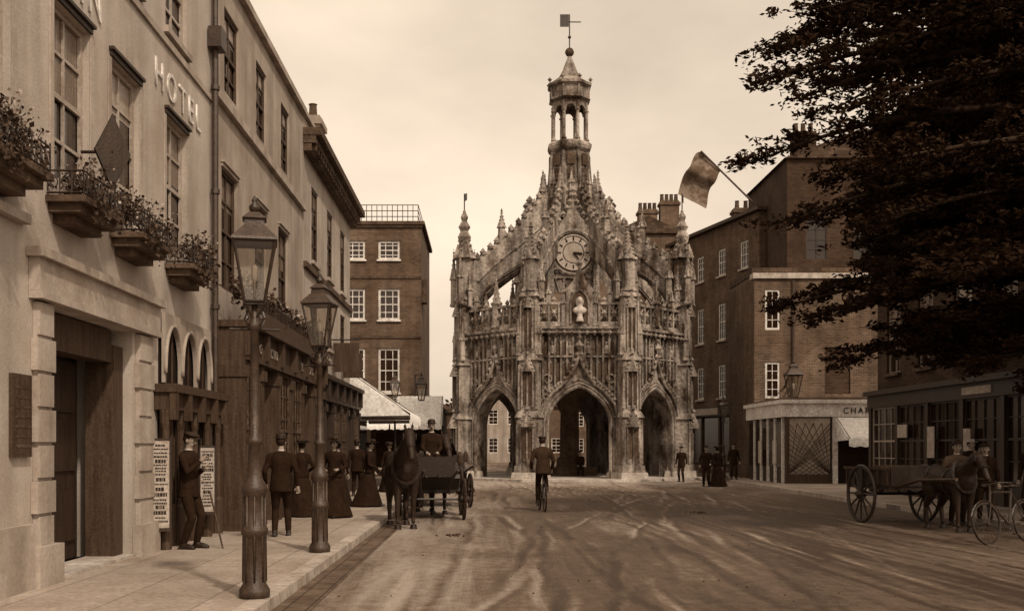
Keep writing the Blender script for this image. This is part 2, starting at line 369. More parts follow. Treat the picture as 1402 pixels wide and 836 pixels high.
box(Dn,(12.5,.6,.16),(13.5,.64,2.7),ML)
for z in(.4,1.3,2.05): box(Dn,(12.62,.57,z),(13.4,.599,z+.65),ML)
for z in(.6,1.5,2.4): box(B.p('door_hinges','iron'),(11.47,.51,z),(12.3,.529,z+.06),ML)
box(B.p('door_step','stone_pale'),(11.32,-.05,.121),(13.9,.5,.16),ML)
box(B.p('plaque','wood_mid'),(10.3,-.05,1.5),(10.72,-.003,2.35),ML)
for i in range(7): box(B.p('plaque_lines','stone_dark'),(10.34,-.054,1.6+i*.1),(10.68,-.051,1.63+i*.1),ML)
box(T,(6,-.09,.05),(10.7,-.003,.8),ML); box(T,(6,-.1,3.9),(10.6,-.003,4.0),ML)
box(T,(6,-.16,10.25),(17.93,.5,10.42),ML); box(T,(6,-.04,7.62),(17.93,-.003,7.72),ML)
A=B.p('arcade','stucco2')
for c,h in((15.55,.38),(16.4,.38),(17.25,.38)):
    arch_wall(A,ML,c-.42,c+.42,2.56,3.6,c,h,2.8,.6,.05,'r',y=-.06)
    tube(B.p('arcade_mould','trim',True),arch_path(c,h,2.7,2.8,.6,-.07,'r',g=.03),.03,6,ML)
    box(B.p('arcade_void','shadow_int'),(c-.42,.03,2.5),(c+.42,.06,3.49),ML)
    for j in(-.15,.15): box(B.p('arcade_bars','wood_mid'),(c+j-.02,-.0,2.5),(c+j+.02,.02,3.4),ML)
S=B.p('shopfront','wood_mid')
box(S,(14.75,-.34,2.4),(17.85,-.002,2.52),ML); box(S,(14.8,-.24,2.15),(17.8,-.002,2.398),ML)
for u in(14.85,15.55,16.3,17.05,17.72):
    lathe(S,[(.09,.12),(.09,.7),(.06,.75),(.055,1.85),(.08,1.95),(.09,2.15)],10,(ML@Vector((u,-.16,0)))[:2])
    box(S,(u-.08,-.33,2.0),(u+.08,-.2401,2.4),ML)
for a,b in((14.95,15.5),(15.6,16.22),(17.12,17.62)):
    box(S,(a,-.12,.12),(b,-.05,.75),ML); sash(B,ML,a,b,.75,2.14,-.02,2,3,'wood_mid')
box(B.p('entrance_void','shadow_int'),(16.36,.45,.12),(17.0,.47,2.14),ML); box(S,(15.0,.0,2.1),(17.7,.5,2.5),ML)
box(S,(14.9,.3,.12),(15.1,.52,2.2),ML)
def balconet(B,u,w=1.2,d=.44,z=4.08):
    S=B.p('balcony_slab','stone_dark'); box(S,(u-w/2,-d,z+.2),(u+w/2,-.003,z+.27),ML); box(S,(u-w/2+.07,-d+.08,z+.1),(u+w/2-.07,-.003,z+.198),ML); box(S,(u-w/2+.2,-d+.2,z),(u+w/2-.2,-.003,z+.098),ML)
    I=B.p('balcony_railing','iron')
    def rail(a,b):
        n=max(3,int((Vector(b)-Vector(a)).length/.1)); a=Vector(a);b=Vector(b)
        for zz in(.30,.54): tube(I,[a+Vector((0,0,zz)),b+Vector((0,0,zz))],.012,4,ML)
        for i in range(n+1):
            q=a.lerp(b,i/n); tube(I,[q+Vector((0,0,.27)),q+Vector((0,0,.58))],.009,4,ML)
            if i<n:
                q2=a.lerp(b,(i+.5)/n); r=.042
                tube(I,[q2+Vector(((b-a).normalized().x*r*math.cos(t),(b-a).normalized().y*r*math.cos(t),.42+r*1.6*math.sin(t))) for t in [k*math.pi/4 for k in range(8)]],.008,4,ML,True)
    e=.03; rail((u-w/2+e,-.02,z),(u-w/2+e,-d+e,z)); rail((u-w/2+e,-d+e,z),(u+w/2-e,-d+e,z)); rail((u+w/2-e,-d+e,z),(u+w/2-e,-.02,z))
    L=B.p('balcony_plants','leaf'); F=B.p('balcony_flowers','flower')
    for _ in range(12):
        c=ML@Vector((u+rnd.uniform(-.45,.45)*w,-d*.55+rnd.uniform(-.2,.12),z+.38+rnd.uniform(0,.24)))
        leaves(L,c,(.14,.17,.14),55,.05); leaves(F,c+Vector((.05,0,.1)),(.16,.2,.15),9,.04)
    for _ in range(6):
        c=ML@Vector((u+rnd.uniform(-.45,.45)*w,-d,z+.35)); leaves(L,c-Vector((-.03,0,.12)),(.06,.12,.22),40,.045)
    for _ in range(8):
        c=ML@Vector((u+rnd.uniform(-.45,.45)*w,-d*.5,z+.5)); e2=c+Vector((rnd.uniform(-.1,.15),rnd.uniform(-.15,.15),rnd.uniform(.15,.35)))
        tube(L,[c,e2],.005,3); leaves(L,e2,(.06,.06,.06),12,.045)
for u in(9.75,11.75,13.65,15.9): balconet(B,u)
B.extra.append(text('DOLPHIN',FR((-4.785,9.6,6.86),rad(90)),.60,'white',.012,sp=1.32)); B.extra.append(text('HOTEL',FR((-4.785,14.8,6.86),rad(90)),.60,'white',.012,sp=1.42))
SG=B.p('diamond_sign','wood'); extr(SG,[(0,-.45),(.22,0),(0,.45),(-.22,0)],0,.04,FR((-4.42,12.15,5.1),rad(45)))
tube(B.p('sign_bracket','iron'),[(-4.8,12.15,5.1),(-4.42,12.15,5.1)],.02)
DP=B.p('downpipe','iron_post'); tube(DP,[(-4.7,17.8,.12),(-4.7,17.8,8.5)],.055,8); box(DP,(-4.78,17.62,8.5),(-4.55,17.98,8.85))
tube(DP,[(-4.7,17.8,8.85),(-4.7,17.8,10.2)],.05,8)
for z in(2,4,6,7.8): lathe(DP,[(.08,z),(.08,z+.08)],8,(-4.7,17.8))
B.done()
def placard(x,y,w,h,rot,z=.12):
    o=Obj('advertising_board',(x,y,z),rot,True); Pb=o.p('board','poster'); box(Pb,(-w/2,0,.05),(w/2,.03,h)); F=o.p('board_frame','wood')
    box(F,(-w/2-.03,-.01,.0),(-w/2-.001,.04,h+.03)); box(F,(w/2+.001,-.01,0),(w/2+.03,.04,h+.03)); box(F,(-w/2,-.01,h+.001),(w/2,.04,h+.03)); box(F,(-w/2,-.01,.0),(w/2,.04,.049))
    zz=h-.06; T=o.p('print','leather')
    while zz>.12:
        k=rnd.choice([.018,.025,.05]); a=rnd.uniform(.5,.95)*w/2; xx=-a
        while xx<a-.02:
            q=rnd.uniform(.01,.04); box(T,(xx,-.005,zz-k),(min(a,xx+q),-.001,zz)); xx+=q+.008
        zz-=k+rnd.uniform(.015,.04)
    o.done()
placard(-4.64,14.62,.24,1.3,rad(12),.4); placard(-4.55,16.75,.22,1.1,rad(12),.5)
# --- second house
B=Obj('stucco_house',(-4.8,22,.12)); U0,U1=17.96,26.88
W2=[(18.6,19.75),(21.3,22.4),(23.7,24.8)]; W3=[(18.8,19.9),(21.4,22.4),(24.0,25.0)]
wall(B,ML,U0,U1,.05,10.3,[(a,b,4.5,6.7,.1) for a,b in W2]+[(a,b,8.15,9.7,.1) for a,b in W3],'stucco2',D=8,back=.5)
for a,b in W2: sash(B,ML,a,b,4.5,6.7,.1,2,4,'wood_mid',rnd.choice([.3,.4]),fw=.07,bw=.02); hood(B,ML,a,b,6.7,'trim')
for a,b in W3: sash(B,ML,a,b,8.15,9.7,.1,2,4,'wood_mid',.3,fw=.07,bw=.02)
T=B.p('stucco_trim','trim'); box(T,(U0,-.10,7.78),(U1,-.003,7.94),ML); box(T,(U0,-.12,10.3),(U1,.4,10.45),ML)
def shopfront(B,u0,u1,d,ztop,bays,planter=True,m='wood_mid'):
    S=B.p('shopfront',m); box(S,(u0,-d,ztop-.62),(u1,-.003,ztop-.12),ML); box(S,(u0-.05,-d-.18,ztop-.118),(u1+.05,-.003,ztop),ML); box(S,(u0,-d-.07,ztop-.7),(u1,-.003,ztop-.622),ML)
    w=(u1-u0)/bays
    for i in range(bays+1):
        u=u0+w*i; a=max(u-.12,u0-.02);b=min(u+.12,u1+.02); box(S,(a,-d+.0,.12),(b,-.004,ztop-.702),ML); box(S,(a-.03,-d-.05,.12),(b+.03,-.0045,.5),ML); box(S,(a-.03,-d-.05,ztop-1.0),(b+.03,-.0046,ztop-.8),ML)
        box(S,(a,-d-.12,ztop-.62),(b,-d-.001,ztop-.12),ML)
    for i in range(bays):
        a=u0+w*i+.13;b=u0+w*(i+1)-.13
        if i%3==1:
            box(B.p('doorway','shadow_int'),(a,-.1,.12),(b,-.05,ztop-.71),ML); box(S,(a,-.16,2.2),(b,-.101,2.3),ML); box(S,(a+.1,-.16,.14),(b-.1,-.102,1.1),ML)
        else:
            box(S,(a,-d+.02,.12),(b,-.005,.75),ML); sash(B,ML,a,b,.75,ztop-.71,-d+.08,4,5,'stone_dark',fw=.05)
    if planter:
        I=B.p('planter_railing','iron'); u=u0
        box(S,(u0,-d-.1,ztop+.002),(u1,-d-.06,ztop+.28),ML)
        while u<u1: tube(I,[(u,-d-.08,ztop+.28),(u,-d-.08,ztop+.5)],.01,4,ML); u+=.13
        tube(I,[(u0,-d-.08,ztop+.5),(u1,-d-.08,ztop+.5)],.014,4,ML)
        L=B.p('planter_plants','leaf'); u=u0+.1
        while u<u1:
            c=ML@Vector((u,-d*.8+rnd.uniform(-.12,.1),ztop+.38+rnd.uniform(0,.25))); leaves(L,c,(.2,.22,.22),85,.075); leaves(B.p('planter_flowers','flower'),c+Vector((.05,0,.1)),(.15,.2,.15),6,.05); u+=.2
shopfront(B,18.1,26.8,.55,3.85,6)
for i,s in enumerate(('CONFECTIONER','TEA ROOMS')): B.extra.append(text(s,FR((-4.24,19.2+i*4.3,3.36),rad(90)),.26,'gold',.01,sp=1.2))
box(B.p('parapet_roof','slate'),(U0,.6,10.452),(U1,6,10.8),ML)
B.done()
# --- third house with heavy cornice
B=Obj('corniced_house',(-4.8,31,.12)); U0,U1=26.92,36.2
W4=[(28.2,29.3),(31,32.1),(33.8,34.9)]
wall(B,ML,U0,U1,.05,10.0,[(a,b,4.6,6.0,.08) for a,b in W4]+[(a,b,6.75,8.8,.08) for a,b in W4],'stucco',D=8,back=.5)
for a,b in W4:
    sash(B,ML,a,b,4.6,6.0,.08,2,4,'wood_mid',fw=.08,bw=.02); sash(B,ML,a,b,6.75,8.8,.08,2,4,'wood_mid',.3,fw=.08,bw=.02); sill(B,ML,a,b,4.6,o=.08); sill(B,ML,a,b,6.75,o=.08)
T=B.p('cornice','stone_dark')
box(T,(U0,-.22,9.4),(U1+.1,-.003,9.6),ML); box(T,(U0-.02,-.34,9.602),(U1+.3,-.003,9.8),ML); box(T,(U0-.04,-.48,9.802),(U1+.45,.2,10.0),ML)
u=U0+.15
while u<U1: box(T,(u,-.33,9.45),(u+.15,-.221,9.6),ML); u+=.4
box(T,(U0,-.1,6.35),(U1,-.003,6.5),ML)
P=B.p('attic','stucco2'); box(P,(U0,.3,10.002),(U1-.2,5,10.9),ML); box(B.p('attic_coping','trim'),(U0,.2,10.902),(U1-.1,5,11.02),ML)
extr(B.p('roof','slate'),[(27.2,11.02),(30,11.02),(30,11.9),(27.2,12.2)],.8,5,ML)
for x,y,z in((-5.7,33.8,12.4),(-5.9,35.5,12.0)): chimney(B,x,y,10.9,z,.6,1.0,1,'stucco2')
shopfront(B,27,36.1,.35,3.6,6,False,'wood')
Sb=B.p('hanging_sign','wood_mid'); box(Sb,(-4.75,31.9,3.95),(-3.95,31.98,4.85)); tube(B.p('sign_bracket','iron'),[(-4.8,31.94,4.95),(-3.9,31.94,4.95)],.025)
box(Sb,(-4.72,33.9,3.9),(-4.1,33.98,4.7))
B.done()
# --- white shop awnings beyond row
B=Obj('draper_shop',(-6.4,43,0)); MM=FR((-5.8,0,0),rad(90))
wall(B,MM,36.9,50,.05,4.9,[],'brick_dark',D=6,back=.3); 
for i in range(4): box(B.p('shop_windows','glass'),(37.3+i*3.2,-.05,.6),(40+i*3.2,-.01,2.6),MM)
box(B.p('fascia','wood_mid'),(36.9,-.12,2.9),(50,-.003,3.6),MM)
def awning(B,M,u0,u1,zt,zb,d,m='canvas'):
    P=B.p('awning',m,True); n=14;k=6;vs=[];fs=[]
    for i in range(n+1):
        u=u0+(u1-u0)*i/n
        for j in range(k+1):
            t=j/k; sag=.10*math.sin(math.pi*t)+.05*math.sin(i*1.9)*t
            vs.append((u,-d*t,zt+(zb-zt)*t-sag))
        vs.append((u,-d-.01,zb-.3-.05*(i%2)))
    K=k+2
    for i in range(n):
        for j in range(K-1): fs.append((i*K+j,(i+1)*K+j,(i+1)*K+j+1,i*K+j+1))
    P.add(vs,fs,M)
    for u in(u0,u1): P.add([(u,-.01,zt-.01),(u,-d,zb-.06),(u,-d*.1,zb-.1)],[(0,1,2)],M)
    I=B.p('awning_arms','iron')
    for u in(u0+.05,u1-.05): tube(I,[(u,-.02,zb),(u,-d,zb-.02)],.02,5,M); tube(I,[(u,-d,zb),(u,-.02,zt)],.015,5,M)
awning(B,MM,36.6,42.5,4.9,2.8,3.1); awning(B,MM,43,48.5,4.5,2.8,2.6); B.done()
# ================================================================== far-left brick house
B=Obj('brick_house',(-6,62,0)); MB=FR((-9.4,62,0),0); 
wd=[(.95,2.1),(2.9,4.2)]
ops=[(a,b,c,d,.15) for a,b in wd for c,d in((4.9,7.6),(9.3,11.2),(12.95,14.1))]
wall(B,MB,0,5.5,0,15,ops,'brick',D=9,back=.4)
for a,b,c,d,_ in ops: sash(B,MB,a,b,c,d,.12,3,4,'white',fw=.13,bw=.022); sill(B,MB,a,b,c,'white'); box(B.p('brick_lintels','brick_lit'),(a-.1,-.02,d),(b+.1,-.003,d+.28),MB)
T=B.p('band','stone_dark'); box(T,(-.02,-.12,14.9),(5.6,-.003,15.05),MB); box(T,(-.05,-.2,15.052),(5.7,9,15.25),MB); box(T,(0,-.06,11.8),(5.5,-.003,11.95),MB); box(T,(0,-.06,8.2),(5.5,-.003,8.35),MB)
box(T,(5.502,.2,10.4),(5.8,1.2,11.8),MB)
I=B.p('roof_railing','iron')
for z in(15.6,15.95,16.3): tube(I,[(.6,0.2,z),(5.3,.2,z)],.025,4,MB); tube(I,[(5.3,.2,z),(5.3,5,z)],.025,4,MB)
for i in range(16): tube(I,[(.6+i*.313,.2,15.25),(.6+i*.313,.2,16.32)],.022,4,MB)
B.done()
B=Obj('low_shop',(-4,58,0)); MS=FR((-6.5,58,0),0); wall(B,MS,0,4.1,0,3.6,[],'brick_dark',D=5,back=.3)
box(B.p('shop_windows','glass'),(.3,-.04,.5),(3.8,-.01,2.4),MS); awning(B,MS,1.3,4.1,4.5,2.9,2.2); awning(B,MS,-1.5,1.2,4.3,2.9,2.0); box(B.p('roof','slate'),(-.1,-.1,3.602),(4.2,5,3.8),MS); B.done()
# ================================================================== RIGHT SIDE
B=Obj('corner_shop',(14.5,45,.12))
box(B.p('core','wood'),(12.32,42.02,.12),(17.3,47.78,3.3))
box(B.p('roof','lead'),(12.25,41.95,3.552),(17.4,47.9,3.65))
box(B.p('fascia','white'),(12.15,41.85,2.85),(17.4,42.0,3.4)); box(B.p('fascia','white'),(12.05,41.75,3.402),(17.5,42.05,3.55)); box(B.p('fascia','white'),(12.15,42.001,2.85),(12.3,47.8,3.4)); box(B.p('fascia','white'),(12.05,42.051,3.402),(12.35,47.9,3.55))
box(B.p('shutters','blind'),(12.4,41.93,.5),(14.1,41.99,2.8)); box(B.p('stallriser','wood_mid'),(12.32,41.9,.12),(14.15,41.99,.5))
for i in range(15): 
    tube(B.p('trellis','wood_mid'),[(12.4+max(0,(i-10)*.34),41.91,.5+min(i,10)*.21+(0)),(min(14.1,12.4+(i+1)*.25),41.91,.5)],.01,4); tube(B.p('trellis','wood_mid'),[(max(12.4,14.1-(i+1)*.25),41.905,.5),(14.1-max(0,(i-10)*.34),41.905,.5+min(i,10)*.21)],.01,4)
box(B.p('posts','white'),(14.2,41.86,.12),(14.4,41.99,2.84)); box(B.p('posts','wood_mid'),(12.28,41.88,.12),(12.42,42.02,2.84))
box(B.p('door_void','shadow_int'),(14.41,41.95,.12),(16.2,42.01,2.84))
for i in range(5):
    y=42.3+i*1.1; box(B.p('side_window','glass'),(12.25,y,.8),(12.31,y+.9,2.7)); box(B.p('side_posts','white'),(12.2,y-.12,.12),(12.31,y-.02,2.84))
for y in(43.1,45.4): box(B.p('side_posters','poster'),(12.22,y,.9),(12.249,y+.55,1.9))
MMf=FR((14.3,41.9,0),0); awning(B,MMf,0,3.1,2.84,1.95,1.6)
B.extra.append(text('CHARGE.',FR((14.6,41.83,2.99),0),.34,'leather',.01,sp=1.35)); B.done()
B=Obj('brick_town_house',(16,48,0)); MK=FR((12.6,48,0),0)
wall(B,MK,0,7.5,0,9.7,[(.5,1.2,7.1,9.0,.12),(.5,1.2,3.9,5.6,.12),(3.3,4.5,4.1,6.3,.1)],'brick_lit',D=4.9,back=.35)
sash(B,MK,.5,1.2,7.1,9.0,.1,2,4,'white',fw=.1); sash(B,MK,.5,1.2,3.9,5.6,.1,2,4,'white',fw=.1); box(B.p('blocked_window','brick_dark'),(3.3,.08,4.1),(4.5,.1,6.3),MK)
box(B.p('coping','stone_pale'),(-.1,-.12,9.5),(7.6,.5,9.75),MK); box(B.p('sidewall','brick'),(-.02,.02,0),(-.003,4.9,9.5),MK)
box(B.p('roof','slate'),(0,.5,9.752),(7.5,4.9,10.1),MK); tube(B.p('bracket','iron'),[(14.1,48,4.2),(14.1,46.6,4.4)],.03)
tube(B.p('downpipe','iron_post'),[(14.4,47.93,3.7),(14.4,47.93,9.4)],.06)
B.done()
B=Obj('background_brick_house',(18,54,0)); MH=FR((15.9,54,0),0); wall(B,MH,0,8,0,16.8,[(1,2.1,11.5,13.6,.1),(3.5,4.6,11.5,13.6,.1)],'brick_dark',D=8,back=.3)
for a in(1,3.5): sash(B,MH,a,a+1.1,11.5,13.6,.08,2,4,'wood')
extr(B.p('roof','slate'),[(-.2,16.8),(8.2,16.8),(4,18.4)],-.2,8,MH)
chimney(B,17.2,55.5,16,18.6,1.2,.8,3,'brick_dark'); B.done()
# tall angled brick house
B=Obj('tall_brick_house',(14.5,62,0)); d=Vector((2.3,-8,0)); ang=math.atan2(d.y,d.x); Lf=d.length
MT=FR((13.2,66,0),ang)
cols=[(.9,1.8),(3.6,4.5),(6.2,7.1)]; rows=[(4.6,6.6),(8.1,10.3),(12,13.6)]
ops=[(a,b,c,e,.12) for a,b in cols for c,e in rows]
wall(B,MT,-3,Lf,0,15.0,ops,'brick',D=6.4,back=.35)
for a,b,c,e,_ in ops: sash(B,MT,a,b,c,e,.1,3,4,'white',fw=.1); sill(B,MT,a,b,c,'stone_pale')
box(B.p('eaves','wood_mid'),(-3.1,-.3,15.0),(Lf+.3,6.6,15.2),MT)
R_=B.p('roof','slate'); R_.add([(-3.1,-.3,15.2),(Lf+.3,-.3,15.2),(Lf+.3,6.6,15.2),(-3.1,6.6,15.2),(-1,3.2,16.1),(Lf-2.6,3.2,16.1)],[(0,1,5,4),(1,2,5),(2,3,4,5),(3,0,4)],MT)
box(B.p('shop_fascia','wood'),(-3,-.25,3.5),(Lf,-.003,4.1),MT)
for i in range(5): box(B.p('shop_glass','glass'),(-2.5+i*2.2,-.06,.6),(-.7+i*2.2,-.01,3.4),MT); box(B.p('shop_posts','wood_mid'),(-2.72+i*2.2,-.15,.12),(-2.55+i*2.2,-.01,3.49),MT)
box(B.p('shop_signs','poster'),(1,-.27,3.6),(4,-.251,4.0),MT)
q=MT@Vector((3.4,2,0)); chimney(B,q.x,q.y,15.1,16.3,1.6,.8,3)
FP0=MT@Vector((Lf+.1,-.1,15.1)); FP1=MT@Vector((Lf-2.0,-2.6,18.7))
tube(B.p('flagpole','wood_mid'),[FP0,FP1],.06,6)
B.done()
FO=Obj('flag',(13,59,17)); P=FO.p('flag_cloth','flagcloth',True); vs=[];fs=[]
a=FP0.lerp(FP1,.99); b=FP0.lerp(FP1,.62)
for i in range(17):
    t=i/16
    for j in range(9):
        s=j/8; vs.append(a.lerp(b,s)+Vector((-1.35*t**.8+.35*s*t,.22*math.sin(t*9+s*2),-2.3*t**1.35+.12*math.sin(t*11+s)+.25*s*t)))
for i in range(16):
    for j in range(8): fs.append((i*9+j,(i+1)*9+j,(i+1)*9+j+1,i*9+j+1))
P.add(vs,fs); FO.done()
B=Obj('background_brick_house',(12,72,0)); MG=FR((8.8,70,0),0); wall(B,MG,0,4.6,0,16.2,[(1.0,2,12,14,.1),(2.8,3.8,12,14,.1),(1,2,8,10,.1),(2.8,3.8,8,10,.1)],'brick',D=8,back=.3)
for a,b in((1.0,2),(2.8,3.8)):
    for c in(8,12): sash(B,MG,a,b,c,c+2,.08,2,4,'white',fw=.1)
extr(B.p('roof','slate'),[(-.2,16.2),(4.8,16.2),(2.3,17.4)],-.2,8,MG)
for x,z in((11.2,18.0),(12.7,18.6)): chimney(B,x,71,15.5,z,1.3,.8,4)
B.done()
for nm,x0,y0,w,h,m in(('background_house',-9,100,6,5,'brick_dark'),('background_house',13,85,12,11,'brick'),('background_house',-16,76,7,9,'stucco2'),('background_house',-.5,108,4.6,7,'stucco2'),('background_house',4.4,112,5,6,'brick'),('background_house',9.5,118,8,8,'brick')):
    B=Obj(nm,(x0,y0,0)); MX=FR((x0,y0,0),0); oo=[(u,u+1,z,z+1.6,.1) for u in np.arange(.8,w-1.2,2.0) for z in np.arange(1,h-2,3)]
    wall(B,MX,0,w,0,h,[tuple(float(q) for q in o) for o in oo],m,D=8,back=.3)
    for o in oo: sash(B,MX,*[float(q) for q in o[:4]],.08,2,4,'white',fw=.08)
    extr(B.p('roof','slate'),[(-.3,h),(w+.3,h),(w/2,h+2)],-.3,8.3,MX); B.done()
B=Obj('shop_house',(13.2,29,.12)); MR=FR((13.2,34.5,0),rad(-90))
rw=[(.8,1.9),(3.2,4.3),(5.6,6.7),(8.0,9.1)]
ops=[(a,b,c,d,.16) for a,b in rw for c,d in((4.0,6.3),(7.2,9.3))]
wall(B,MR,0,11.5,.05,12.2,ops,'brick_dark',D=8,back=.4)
for a,b,c,d,_ in ops: sash(B,MR,a,b,c,d,.14,2,4,'blind' if c<5 else 'wood_mid',fw=.05,blind=.4 if c<5 else None); sill(B,MR,a,b,c,'stone_dark')
S=B.p('shopfront','wood'); box(S,(0,-.35,2.9),(11.5,-.003,3.3),MR); box(S,(0,-.5,3.302),(11.5,-.003,3.45),MR)
for i in range(6):
    u=.05+i*2.2; box(S,(u,-.32,.12),(u+.2,-.003,2.899),MR)
    if i<5:
        box(S,(u+.2,-.25,.12),(u+2.2,-.004,.7),MR); sash(B,MR,u+.2,u+2.2,.7,2.9,-.2,4,4,'blind' if i<1 else 'wood',fw=.06); 
for u,z,w,h in((4.75,1.3,.45,.9),(2.6,1.9,.7,.4),(7.0,1.5,.4,.6),(6.9,3.0,1.6,.2)): box(B.p('notices','poster'),(u,-.38,z),(u+w,-.351,z+h),MR)
R_=B.p('roof','slate'); R_.add([(-.3,-.3,12.2),(11.8,-.3,12.2),(11.8,8,12.2),(-.3,8,12.2),(-.3,4,15.2),(11.8,4,15.2)],[(0,1,5,4),(2,3,4,5),(0,4,3),(1,2,5)],MR)
chimney(B,15.5,33.8,12.5,16.2,.9,1.3,2,'brick_dark'); 
B.done()
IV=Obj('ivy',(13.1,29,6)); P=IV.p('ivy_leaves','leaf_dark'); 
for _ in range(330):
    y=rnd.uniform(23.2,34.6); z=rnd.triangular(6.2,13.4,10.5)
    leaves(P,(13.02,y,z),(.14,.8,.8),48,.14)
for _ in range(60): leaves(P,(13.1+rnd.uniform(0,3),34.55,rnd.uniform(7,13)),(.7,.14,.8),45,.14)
IV.done()
def lantern(o,z,s=1.0,c=(0,0)):
    F=o.p('lantern_frame','iron'); G=o.p('lantern_glass','lampglass'); x,y=c
    w0,w1,h=.095*s,.195*s,.58*s
    for i in range(4):
        a=math.pi/4+i*math.pi/2; a2=a+math.pi/2; A=lambda r,t,zz:(x+r*1.414*math.cos(t),y+r*1.414*math.sin(t),zz)
        tube(F,[A(w0,a,z),A(w1,a,z+h)],.014*s,4); tube(F,[A(w1,a,z+h),A(w1,a2,z+h)],.018*s,4); tube(F,[A(w0,a,z),A(w0,a2,z)],.014*s,4)
        quad(G,A(w0*.97,a,z),A(w0*.97,a2,z),A(w1*.97,a2,z+h),A(w1*.97,a,z+h))
    Rf=o.p('lantern_roof','iron_post'); lathe(Rf,[(w1*1.6,z+h+.005),(w1*1.55,z+h+.03),(w1*.8,z+h+.15*s),(w1*.72,z+h+.155*s),(w1*.68,z+h+.22*s),(w1*.85,z+h+.23*s),(w1*.35,z+h+.30*s)],4,c,math.pi/4)
    lathe(o.p('lantern_finial','iron',True),[(.03*s,z+h+.29*s),(.05*s,z+h+.33*s),(.055*s,z+h+.36*s),(.02*s,z+h+.40*s),(.03*s,z+h+.42*s),(.004,z+h+.47*s)],8,c)
    lathe(o.p('gas_burner','stone_pale',True),[(.012*s,z),(.012*s,z+.2*s),(.03*s,z+.22*s),(.033*s,z+.34*s),(.01*s,z+.38*s)],8,c)
    lathe(F,[(w0*1.3,z-.03),(w0*1.3,z-.002)],4,c,math.pi/4)
def street_lamp(x,y,H=3.9,z=.12,s=1.0,rot=0):
    o=Obj('street_lamp',(x,y,z),rot,True,s); P=o.p('post','iron_post',True); k=H-1.07
    lathe(P,[(.15,0),(.15,.08),(.115,.14),(.105,.6),(.13,.63),(.13,.68),(.105,.72),(.10,1.0),(.125,1.03),(.12,1.1),(.085,1.16),(.07,1.2),(.058,1.5),(.08,1.52),(.08,1.56),(.05,1.6),(.038,k-.25),(.065,k-.23),(.065,k-.19),(.03,k-.12),(.03,k)],14)
    for i in range(8):
        a=i*math.pi/4; tube(P,[(.108*math.cos(a),.108*math.sin(a),.16),(.10*math.cos(a),.10*math.sin(a),1.0)],.014,4)
    I=o.p('scrollwork','iron')
    for i in range(4):
        a=math.pi/4+i*math.pi/2; cx,sx=math.cos(a),math.sin(a)
        pts=[(.03,k-.2),(.10,k-.19),(.14,k-.13),(.12,k-.08),(.08,k-.1),(.1,k-.14)]
        tube(I,[(r*cx,r*sx,zz) for r,zz in pts],.01,4); tube(I,[(.03*cx,.03*sx,k-.12),(.135*cx,.135*sx,k+.02)],.012,4)
    tube(I,[(-.24,0,k-.24),(.24,0,k-.24)],.013,5)
    lantern(o,k+.03); return o.done()
street_lamp(-2.28,10.1,3.95,rot=rad(12)); street_lamp(-2.35,14.5,3.95,rot=rad(-8)); 
street_lamp(-3.9,44.0,4.7); street_lamp(11.6,50,4.0)
o=Obj('wall_lantern',(14.0,46.6,3.9),0,True,1.7); lantern(o,0); tube(o.p('bracket','iron'),[(0,.8,.3),(0,0,.9)],.03); o.done()
o=Obj('hanging_lantern',(-3.55,56.5,4.2),0,True,1.5); lantern(o,0); tube(o.p('bracket','iron'),[(0,0,.95),(-.3,1,1.0),(-.3,1.5,1.0)],.03); tube(o.p('bracket','iron'),[(-.3,1.0,-2.8),(-.3,1,1.0)],.03); o.done()
